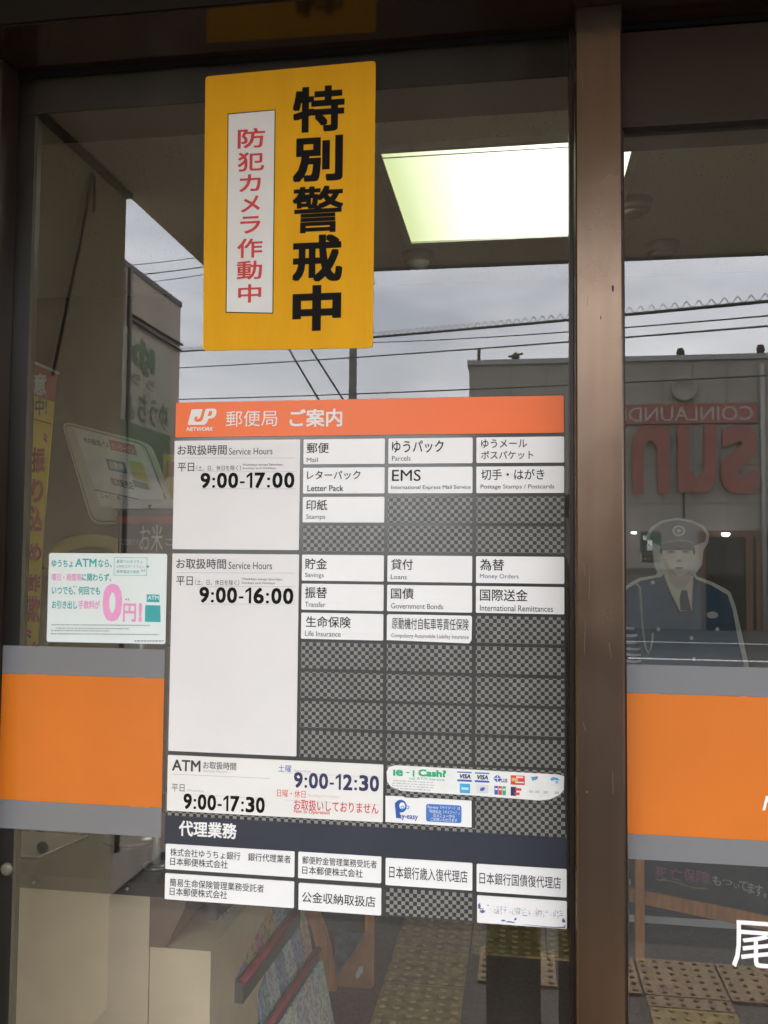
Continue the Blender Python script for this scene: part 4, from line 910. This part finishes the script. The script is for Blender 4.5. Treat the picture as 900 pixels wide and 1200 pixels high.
# ---- tilted bus pass panel
PYY = .62
bp = thing('fare_panel', (W(140, 600, PYY)[0], PYY, 1.5), 'tilted pale panel with rounded corners advertising bus coupon tickets', 'sign')
def z3(x, y): return W(x/3, 380+y/3, PYY)
MB().prism(rquad([z3(214, 338), z3(520, 416), z3(625, 700), z3(322, 704)], .028, 7), PYY, PYY+.02, PANELG).build('frame', bp)
MB().prism(rquad([z3(222, 347), z3(512, 422), z3(614, 694), z3(328, 696)], .024, 7), PYY-.0012, PYY-.0001, mat('panel_line', (.12, .13, .10), .6)).build('groove', bp)
MB().prism(rquad([z3(226, 351), z3(509, 425), z3(609, 690), z3(331, 691)], .023, 7), PYY-.0024, PYY-.0013, PANELG).build('face_panel', bp)
sh = MB().prism([z3(262, 364), z3(492, 422), z3(575, 590), z3(575, 640), z3(357, 640)], PYY-.0036, PYY-.0025, mat('sheet_white', (.72, .73, .69), .6)).build('printed_sheet', bp)
m = MB(); yy = PYY-.0040
A0, A1, A2 = z3(262, 364), z3(492, 422), z3(357, 640)
def sk(x, y, z): return (x, y, z)
def tt(s, x0, y0, x1, y1, mt, off=0.0, yq=None):           # lettering that follows the tilt of the sheet
    v, f = bold(s, off); a = min(p[0] for p in v); b_ = max(p[0] for p in v); c = min(p[1] for p in v); d = max(p[1] for p in v)
    vs = []
    for p in v:
        u = (p[0]-a)/(b_-a); w_ = (p[1]-c)/(d-c)
        X = x0+u*(x1-x0)+(1-w_)*(y1-y0)*.28; Yp = y0+(1-w_)*(y1-y0)+u*(x1-x0)*.22; q = z3(X, Yp); vs.append((q[0], (yq or yy)-p[2], q[1]))
    m.add(vs, f, mt)
def tq(x0, y0, x1, y1, mt, yq):
    q = [(x0, y0), (x1, y0+(x1-x0)*.22), (x1+(y1-y0)*.28, y1+(x1-x0)*.22), (x0+(y1-y0)*.28, y1)]
    m.prism([z3(*p) for p in q], yq, yq+.0003, mt)
tt('市内循環バス', 293, 396, 383, 418, GREYI, .02)
tq(383, 405, 475, 442, mat('panel_red', (.52, .08, .12), .5), yy); tt('おトクーポン', 393, 416, 470, 438, WHITEM, .01, yy-.0005)
tq(374, 472, 440, 512, mat('panel_blue', (.03, .17, .30), .5), yy); tt('回数券', 384, 480, 434, 508, WHITEM, .02, yy-.0005)
tq(455, 478, 505, 545, mat('panel_yellow', (.62, .58, .10), .5), yy)
tt('取次販売店', 390, 538, 468, 566, GREYI, .02)
tq(468, 548, 522, 572, mat('panel_green', (.12, .26, .09), .5), yy-.0003)
tq(335, 580, 574, 584, GREYI, yy); tt('しゃCGI 朝日商店街', 356, 590, 480, 612, GREYI, .01)
m.build('lettering', sh)
MB().tube([(W(165, 625, PYY)[0], PYY+.03, W(165, 625, PYY)[1]), (W(150, 700, PYY)[0], PYY+.06, ztt)], .012, STEEL, 10).build('stand_post', bp)
MB().lathe((W(150, 700, PYY)[0], PYY+.06, ztt+.0006), [(.07, 0), (.07, .006), (.02, .012)], STEEL, 20).build('stand_base', bp)

# ---- rice poster box
RY = .56
rb = thing('rice_display', (W(172, 680, RY)[0], RY, ztt), 'dark rice display box with white brush lettering and a red stripe', 'display box')
def rz(x, y): return W(x/3, 380+y/3, RY)
MB().prism([rz(412, 655), rz(640, 650), rz(640, 1010), rz(420, 1010)], RY, RY+.12, mat('rice_box', (.05, .042, .038), .5, 0, .2, 14)).build('box', rb)
MB().prism([rz(404, 618), rz(640, 616), rz(640, 648), rz(404, 649)], RY-.012, RY+.12, mat('box_lid', (.55, .55, .52), .5)).build('lid', rb)
MB().prism([rz(409, 676), rz(640, 674), rz(640, 699), rz(411, 701)], RY-.002, RY-.0002, mat('box_red', (.40, .05, .08), .5)).build('stripe', rb)
bx = MB().prism([rz(490, 694), rz(565, 693), rz(565, 760), rz(490, 760)], RY-.002, RY-.0002, mat('box_black', (.01, .01, .01), .5)).build('name_panel', rb)
m = MB(); m.T('お米', 164.5, 615, 191.5, 646, RY-.004, WHITEM, .0, 0, RY).T('こだわりの', 143, 631.5, 164, 638.5, RY-.004, PALEI, 0, 0, RY).T('こ', 195, 632, 203, 639, RY-.004, PALEI, 0, 0, RY).P([(175.5, 592), (181, 592), (178.3, 596.5)], RY-.014, RY-.0125, BLACKI, RY)
m.build('lettering', rb)
# ---- yellow rimmed tub and the small orange poster
tx, tz = W(107, 668, .7)
MBt = MB(); arc = []
for k in range(25):
    a = R(-10+200*k/24); arc.append((tx+.118*math.cos(a), .7, tz+.072*math.sin(a)))
yt = thing('yellow_chair', (tx, .74, 0), 'chair with a curved yellow-green rim showing above the small ATM sticker', 'chair')
MBt.tube(arc, .017, YELPL, 10).build('back_rim', yt)
MB().prism([(p[0]*1.0, p[2]) for p in arc], .704, .720, mat('chair_dark', (.06, .055, .05), .8)).build('backrest', yt)
MB().bbox(tx-.2, tx+.2, .69, 1.09, .42, .47, YELPL, .02).build('seat', yt)
for sx_ in (-.17, .17):
    for sy_ in (.73, 1.05): MB().tube([(tx+sx_, sy_, 0), (tx+sx_*.95, sy_, .42)], .013, STEEL, 8).build('leg', yt)
    MB().tube([(tx+sx_*.95, .73, .47), (tx+sx_*.69, .705, tz-.01)], .011, STEEL, 8).build('back_post', yt)
sp_ = MB().prism(rquad([W(191, 531, .75), W(215, 535, .75), W(215, 588, .75), W(191, 583, .75)], .01), .75, .758, mat('card_amber', (.62, .40, .04), .6))
cdm = thing('display_card', (W(203, 560, .75)[0], .75, W(203, 588, .75)[1]), 'small yellow card on a thin post, with a red block, beside the service directory', 'card')
sp_.build('card', cdm); MB().prism([W(196, 540, .75), W(208, 542, .75), W(208, 560, .75), W(196, 558, .75)], .747, .7495, mat('card_red', (.42, .08, .04), .6)).build('red_block', cdm)
hx = W(203, 531, .75); MB().tube([(hx[0]-.004, .76, ztt+.001), (hx[0], .76, W(203, 580, .75)[1])], .0022, PALEI, 6).build('post', cdm)
# small plant
gp = thing('potted_plant', (W(203, 745, .62)[0], .62, ztt), 'small leafy potted plant between the ATM sticker and the directory', 'plant')
gx, gz = W(203, 700, .62)
MB().lathe((gx, .62, ztt+.0005), [(.03, 0), (.042, .06), (.044, .07), (.038, .071)], mat('terracotta', (.28, .12, .07), .8), 16).build('pot', gp)
m = MB(); LF = mat('leaf_green', (.06, .15, .04), .5, 0, .3, 40)
for k in range(60):
    a = rr.uniform(0, 6.28); h_ = rr.uniform(.09, gz-ztt+.05); r_ = rr.uniform(.005, .05)
    c = Vector((gx+r_*math.cos(a), .62+r_*math.sin(a), ztt+h_)); d = Vector((math.cos(a), math.sin(a), rr.uniform(-.3, .8))).normalized()*rr.uniform(.014, .028); s_ = d.cross(Vector((0, 0, 1))).normalized()*.007
    m.add([c, c+d*.5+s_, c+d, c+d*.5-s_], [(0, 1, 2, 3)], LF)
m.build('leaves', gp)
MB().tube([(gx, .62, ztt+.06), (gx+.004, .62, gz)], .003, LF, 6).build('stem', gp)

def printmat(name, base, seed):
    m, t, p = new_mat(name); p.inputs['Roughness'].default_value = .4
    tcn = t.nodes.new('ShaderNodeNewGeometry'); mpn = t.nodes.new('ShaderNodeMapping'); mpn.inputs['Location'].default_value = (seed*3.1, seed*1.7, seed)
    t.links.new(tcn.outputs['Position'], mpn.inputs['Vector'])
    v = t.nodes.new('ShaderNodeTexVoronoi'); v.distance = 'CHEBYCHEV'; v.inputs['Scale'].default_value = 8; t.links.new(mpn.outputs['Vector'], v.inputs['Vector'])
    v2 = t.nodes.new('ShaderNodeTexVoronoi'); v2.distance = 'CHEBYCHEV'; v2.inputs['Scale'].default_value = 120; t.links.new(mpn.outputs['Vector'], v2.inputs['Vector'])
    hs = t.nodes.new('ShaderNodeHueSaturation'); hs.inputs['Saturation'].default_value = .42; hs.inputs['Value'].default_value = .85; t.links.new(v.outputs['Color'], hs.inputs['Color'])
    m1 = t.nodes.new('ShaderNodeMix'); m1.data_type = 'RGBA'; m1.inputs['Factor'].default_value = .4; m1.inputs[6].default_value = (*base, 1); t.links.new(hs.outputs['Color'], m1.inputs[7])
    gt = t.nodes.new('ShaderNodeMath'); gt.operation = 'GREATER_THAN'; gt.inputs[1].default_value = .62; sp = t.nodes.new('ShaderNodeSeparateColor'); t.links.new(v2.outputs['Color'], sp.inputs[0]); t.links.new(sp.outputs[0], gt.inputs[0])
    m2 = t.nodes.new('ShaderNodeMix'); m2.data_type = 'RGBA'; m2.inputs[7].default_value = (.06, .06, .07, 1); t.links.new(m1.outputs[2], m2.inputs[6])
    mf = t.nodes.new('ShaderNodeMath'); mf.operation = 'MULTIPLY'; mf.inputs[1].default_value = .38; t.links.new(gt.outputs[0], mf.inputs[0]); t.links.new(mf.outputs[0], m2.inputs['Factor'])
    t.links.new(m2.outputs[2], p.inputs['Base Color'])
    return m
# ---- brochure rack, lower middle
rk = thing('brochure_rack', (-.62, 1.1, 0), 'tiered rack of colourful brochures with red shelf edges beside the counter', 'magazine rack')
def hitz(px, py, z): d = ray(px, py); t_ = (z-CAM.z)/d.z; return Vector((d.x*t_, CAM.y+d.y*t_, z))
RW = mat('rack_grey', (.13, .12, .11), .5, 0, .1, 14); RR = mat('rack_red', (.30, .03, .045), .7)
tA0, tA1 = hitz(285, 1152, .56), hitz(352, 1064, .56); tB0, tB1 = hitz(316, 1202, .38), hitz(374, 1114, .38)
def tier(p0, p1, dz, nb):
    d = (p1-p0); side = Vector((-d.y, d.x, 0)).normalized()      # away from the aisle, to the left
    if side.x > 0: side = -side
    hgt = .20; q0, q1 = p0+side*.05+Vector((0, 0, hgt)), p1+side*.05+Vector((0, 0, hgt))
    MB().add([p0, p1, p1+side*.03, p0+side*.03, p0+Vector((0, 0, -.045)), p1+Vector((0, 0, -.045)), p1+side*.03+Vector((0, 0, -.045)), p0+side*.03+Vector((0, 0, -.045))], [(0, 1, 2, 3), (4, 7, 6, 5), (0, 4, 5, 1), (2, 6, 7, 3), (1, 5, 6, 2), (0, 3, 7, 4)], RW).build('shelf', rk)
    MB().tube([p0+Vector((0, 0, .004)), p1+Vector((0, 0, .004))], .008, RR, 8).build('shelf_edge', rk)
    cols = [(.65, .60, .52), (.24, .38, .28), (.66, .34, .08), (.48, .48, .5), (.16, .27, .42), (.66, .6, .3), (.5, .16, .15)]
    for k in range(nb):
        for lift, low in ((0, .0),):
            a = p0+d*((k+.04)/nb)+side*.012-Vector((0, 0, .03)); b_ = p0+d*((k+.96)/nb)+side*.012-Vector((0, 0, .03))
            h_ = hgt*rr.uniform(.75, 1.0); at_, bt_ = a+side*.04+Vector((0, 0, h_)), b_+side*.04+Vector((0, 0, h_)); sd_ = side*.006
            c = rr.choice(cols); mt = printmat('brochure_print', c, rr.randint(0, 99))
            MB().add([a, b_, bt_, at_, a+sd_, b_+sd_, bt_+sd_, at_+sd_], [(0, 1, 2, 3), (7, 6, 5, 4), (0, 4, 5, 1), (1, 5, 6, 2), (2, 6, 7, 3), (3, 7, 4, 0)], mt).build('brochure', rk)
tier(tA0, tA1, 0, 6); tier(tB0, tB1, 0, 6)
MB().add([tA0+Vector((-.055, 0, -.05)), tA1+Vector((-.055, 0, -.05)), tA1+Vector((-.055, 0, -.54)), tA0+Vector((-.055, 0, -.54)), tA0+Vector((-.075, 0, -.05)), tA1+Vector((-.075, 0, -.05)), tA1+Vector((-.075, 0, -.54)), tA0+Vector((-.075, 0, -.54))], [(3, 2, 1, 0), (4, 5, 6, 7), (0, 1, 5, 4), (1, 2, 6, 5), (2, 3, 7, 6), (3, 0, 4, 7)], RW).build('back_panel', rk)
d = (tB1-tB0); 
low = MB(); sgn = (tB1-tB0)
for k in range(5):
    a = tB0+sgn*((k+.05)/5)+Vector((.010, 0, -.02)); b_ = tB0+sgn*((k+.95)/5)+Vector((.010, 0, -.02)); e = Vector((.07, 0, -.32))
    mt = printmat('poster_print', [(.66, .66, .65), (.7, .66, .54), (.5, .53, .6), (.66, .54, .5), (.54, .6, .52)][k], k+40)
    MB().add([a, b_, b_+e, a+e, a+Vector((-.006, 0, 0)), b_+Vector((-.006, 0, 0)), b_+e+Vector((-.006, 0, 0)), a+e+Vector((-.006, 0, 0))], [(0, 1, 2, 3), (7, 6, 5, 4), (0, 4, 5, 1), (1, 5, 6, 2), (2, 6, 7, 3), (3, 7, 4, 0)], mt).build('brochure', rk)
for p_ in (tA0, tA1):
    s_ = p_+Vector((-.06, 0, 0)); MB().box(s_.x-.02, s_.x+.0, s_.y-.012, s_.y+.012, 0, .78, RW).build('upright', rk)
# ---- wooden stand beside the rack
wdn = thing('wooden_stand', (W(410, 1150, 1.75)[0], 1.75, 0), 'orange bentwood stand with a brown panel next to the brochure rack', 'stand')
WY = 1.75
bw = [(361, 1040), (366, 1068), (374, 1088), (380, 1110), (385, 1140), (389, 1175), (391, 1215), (392, 1250)]
m = MB(); pa = [W(*p, WY) for p in bw]
lft = [(a-.022, b_) for a, b_ in pa]; rgt = [(a+.022, b_) for a, b_ in pa]
m.prism(lft+rgt[::-1], WY-.02, WY+.02, WOODO).build('bent_leg', wdn)
xa = W(430.5, 1110, WY)[0]; MB().bbox(xa-.016, xa+.016, WY+.03, WY+.06, 0, .62, WOODO, .003).build('post', wdn)
pq = [W(392, 1165, WY), W(392, 1100, WY), W(428, 1096, WY), W(434, 1100, WY), W(434, 1250, WY), W(392, 1250, WY)]
bpn = MB().prism(pq, WY+.022, WY+.029, mat('kraft_panel', (.42, .19, .075), .7, 0, .18, 20)).build('panel', wdn)
MB().prism([W(391, 1092, WY), W(425, 1098, WY), W(412, 1120, WY), W(392, 1148, WY)], WY+.012, WY+.020, mat('blue_grey_sheet', (.10, .125, .15), .5, 0, .4, 30)).build('sheet', wdn)
m = MB()
for cx_, cy_ in ((420, 1142), (409, 1172)): m.P([(cx_+5, cy_-8), (cx_+4, cy_+1), (cx_-3, cy_+9), (cx_-5, cy_+3), (cx_, cy_-6)], WY+.019, WY+.0215, CHALKW, WY)
m.build('chalk_marks', bpn)

# ---- rope hanging on the wing wall (seen in the glass)
rp_ = [RX(109, 203, -1.335), RX(106, 215, -1.335), RX(93, 290, -1.335), RX(78, 360, -1.335), RX(66, 420, -1.335), RX(62, 440, -1.335)]
rope = MB().tube(rp_, .006, mat('rope_brown', (.09, .075, .055), .8), 6)
q = RX(111, 205, -1.335); rope.tube([q, (q[0], q[1], q[2]-.12)], .005, MATS['rope_brown'], 6)
tag(rope.build('hanging_rope', base=rp_[0]), 'thin dark rope hanging slantwise down the beige wing wall', 'rope')

# ================================================================== the person taking the photograph
PX, PYc = .095, -1.60
def skin(vs, es, rad, lv=2):
    me = bpy.data.meshes.new('s'); me.from_pydata(vs, es, []); ob = bpy.data.objects.new('s', me); COL.objects.link(ob)
    sk_ = ob.modifiers.new('skin', 'SKIN'); sk_.use_smooth_shade = True
    for i, r_ in enumerate(rad):
        v = me.skin_vertices[0].data[i]; v.radius = r_ if isinstance(r_, tuple) else (r_, r_); v.use_root = (i == 0)
    sb_ = ob.modifiers.new('sub', 'SUBSURF'); sb_.levels = lv; sb_.render_levels = lv
    dg = bpy.context.evaluated_depsgraph_get(); m2 = bpy.data.meshes.new_from_object(ob.evaluated_get(dg))
    v = [tuple(q.co) for q in m2.vertices]; f = [tuple(p.vertices) for p in m2.polygons]
    bpy.data.objects.remove(ob); bpy.data.meshes.remove(me); bpy.data.meshes.remove(m2)
    return v, f
pe_ = thing('person', (PX, PYc, 0), 'person in dark jacket and dark trousers holding up a phone, mirrored in the glass', 'person')
SKN = mat('skin', (.50, .31, .22), .5, 0, .06, 30, spec=.4); TRS = mat('dark_trousers', (.040, .028, .025), .85, 0, .2, 60, .2, 300); JKT = mat('dark_jacket', (.028, .025, .028), .85, 0, .2, 50, .2, 260); HRM = mat('dark_hair', (.012, .010, .009), .5); SHM = mat('dark_shoes', (.02, .018, .017), .4)
body = MB()
# head, neck and trunk under the clothes, arms to the hands, legs to the feet
V = [(PX, PYc, .93), (PX, PYc-.005, 1.12), (PX, PYc-.01, 1.30), (PX, PYc, 1.40), (PX, PYc+.012, 1.455), (PX, PYc+.03, 1.53), (PX, PYc+.035, 1.60), (PX, PYc+.03, 1.655),
     (PX-.16, PYc, 1.36), (PX-.20, PYc+.05, 1.14), (PX-.18, PYc+.165, 1.33), (PX+.16, PYc, 1.36), (PX+.20, PYc+.05, 1.14), (PX-.03, PYc+.165, 1.34),
     (PX-.085, PYc, .86), (PX-.11, PYc+.02, .48), (PX-.112, PYc+.05, .10), (PX+.085, PYc, .86), (PX+.11, PYc+.02, .48), (PX+.112, PYc+.05, .10)]
E_ = [(0, 1), (1, 2), (2, 3), (3, 4), (4, 5), (5, 6), (6, 7), (3, 8), (8, 9), (9, 10), (3, 11), (11, 12), (12, 13), (0, 14), (14, 15), (15, 16), (0, 17), (17, 18), (18, 19)]
Rr = [(.13, .10), (.12, .095), (.13, .10), (.10, .08), .05, .075, .085, .06, .055, .043, .028, .055, .043, .028, .08, .055, .036, .08, .055, .036]
v, f = skin(V, E_, Rr); body.add(v, f, SKN, True)
# hands: palm and five fingers closed round the phone's edges
phx0, phx1, phz0, phz1 = -.058, .014, 1.385, 1.528
def hand(side):
    sx_ = -1 if side == 'l' else 1
    ex = phx0 if side == 'l' else phx1
    wr = Vector((PX-.18, PYc+.165, 1.33)) if side == 'l' else Vector((PX-.03, PYc+.165, 1.34))
    pc = Vector((ex+sx_*.030, -1.405, 1.425))
    v, f = skin([tuple(pc), tuple((pc+wr)/2), tuple(wr), tuple(pc+Vector((0, .010, .03)))], [(0, 1), (1, 2), (0, 3)], [(.026, .016), (.024, .018), .026, (.024, .014)], 2); body.add(v, f, SKN, True)
    for k, ln in enumerate((.92, 1.0, .95, .8)):
        b0 = pc+Vector((0, .012, .034-.02*k)); k1 = Vector((ex+sx_*.012, -1.372-.0, b0.z+.004)); k2 = Vector((ex-sx_*.004, -1.361, b0.z+.004)); k3 = Vector((ex-sx_*.014*ln, -1.3615, b0.z+.002))
        v, f = skin([tuple(b0), tuple(k1), tuple(k2), tuple(k3)], [(0, 1), (1, 2), (2, 3)], [.0095, .0085, .0075, .0062], 2); body.add(v, f, SKN, True)
    t0 = pc+Vector((-sx_*.004, -.006, .006)); t1 = Vector((ex-sx_*.004, -1.398, pc.z+.022)); t2 = Vector((ex-sx_*.018, -1.388, pc.z+.034))
    v, f = skin([tuple(t0), tuple(t1), tuple(t2)], [(0, 1), (1, 2)], [.011, .0095, .0075], 2); body.add(v, f, SKN, True)
hand('l'); hand('r')
# face: nose, ears, eyes
hc = Vector((PX, PYc+.035, 1.585))
v, f = skin([tuple(hc+Vector((0, .080, .02))), tuple(hc+Vector((0, .100, -.008)))], [(0, 1)], [.008, .012], 1); body.add(v, f, SKN, True)
for s_ in (-1, 1):
    v, f = skin([tuple(hc+Vector((s_*.083, 0, .015))), tuple(hc+Vector((s_*.088, -.006, -.02)))], [(0, 1)], [.012, .009], 1); body.add(v, f, SKN, True)
bo = body.build('body', pe_)
m = MB()
for s_ in (-1, 1): m.lathe((hc.x+s_*.032, hc.y+.078, hc.z+.018), [(.002, -.008), (.010, 0), (.002, .008)], mat('eye_dark', (.03, .025, .02), .2), 10)
m.lathe((hc.x, hc.y+.078, hc.z-.042), [(.004, -.004), (.022, 0), (.004, .004)], mat('lips', (.36, .15, .13), .5), 12)
m.build('face_features', pe_)
v, f = skin([(PX, PYc+.02, 1.60), (PX, PYc+.012, 1.645), (PX, PYc-.02, 1.60), (PX, PYc-.035, 1.555)], [(0, 1), (0, 2), (2, 3)], [(.092, .088), (.088, .07), (.085, .06), (.06, .05)], 2); MB().add(v, f, HRM, True).build('hair', pe_)
tr = MB()
for s_ in (-1, 1):
    tr.tube([(PX+s_*.085, PYc, .93), (PX+s_*.10, PYc+.005, .80), (PX+s_*.112, PYc+.02, .50), (PX+s_*.113, PYc+.045, .25), (PX+s_*.112, PYc+.065, .03)], [.088, .098, .088, .086, .085], TRS, 20)
v, f = skin([(PX, PYc, .86), (PX, PYc, .96), (PX, PYc, 1.0)], [(0, 1), (1, 2)], [(.17, .12), (.165, .125), (.15, .115)], 2); tr.add(v, f, TRS, True)
tr.build('trousers', pe_)
jv = [(PX, PYc, .96), (PX, PYc-.005, 1.12), (PX, PYc-.01, 1.30), (PX, PYc, 1.40), (PX, PYc+.008, 1.44), (PX-.165, PYc, 1.36), (PX-.205, PYc+.045, 1.14), (PX-.186, PYc+.145, 1.305), (PX+.165, PYc, 1.36), (PX+.205, PYc+.045, 1.14), (PX-.008, PYc+.145, 1.31)]
v, f = skin(jv, [(0, 1), (1, 2), (2, 3), (3, 4), (3, 5), (5, 6), (6, 7), (3, 8), (8, 9), (9, 10)], [(.165, .13), (.155, .125), (.165, .13), (.13, .10), .065, .075, .06, .044, .075, .06, .044], 2); MB().add(v, f, JKT, True).build('jacket', pe_)
for s_ in (-1, 1):
    x = PX+s_*.112
    v, f = skin([(x, PYc+.02, .045), (x, PYc+.10, .042), (x+s_*.010, PYc+.20, .034)], [(0, 1), (1, 2)], [(.046, .044), (.048, .040), (.040, .030)], 2); MB().add(v, f, SHM, True).build('shoe', pe_)
ph = thing('phone', (-.022, -1.368, 1.385), 'dark phone held upright in both hands of the person', 'phone')
MB().prism(rrect(phx0, phz0, phx1, phz1, .010), -1.3625, -1.3705, mat('phone_back', (.03, .03, .032), .25, .3)).build('case', ph)
MB().prism(rrect(phx0+.003, phz0+.004, phx1-.003, phz1-.004, .008), -1.3706, -1.3712, mat('phone_screen', (.01, .01, .012), .1)).build('screen', ph)
MB().lathe((0.0, -1.3605, 1.5), [(.006, 0), (.006, -.0015), (.004, -.0017)], mat('lens_glass', (.01, .01, .02), .05), 16, 'y').build('lens', ph)

for o in list(bpy.data.objects):
    for k in ('_b', '_o'):
        if k in o.keys(): del o[k]
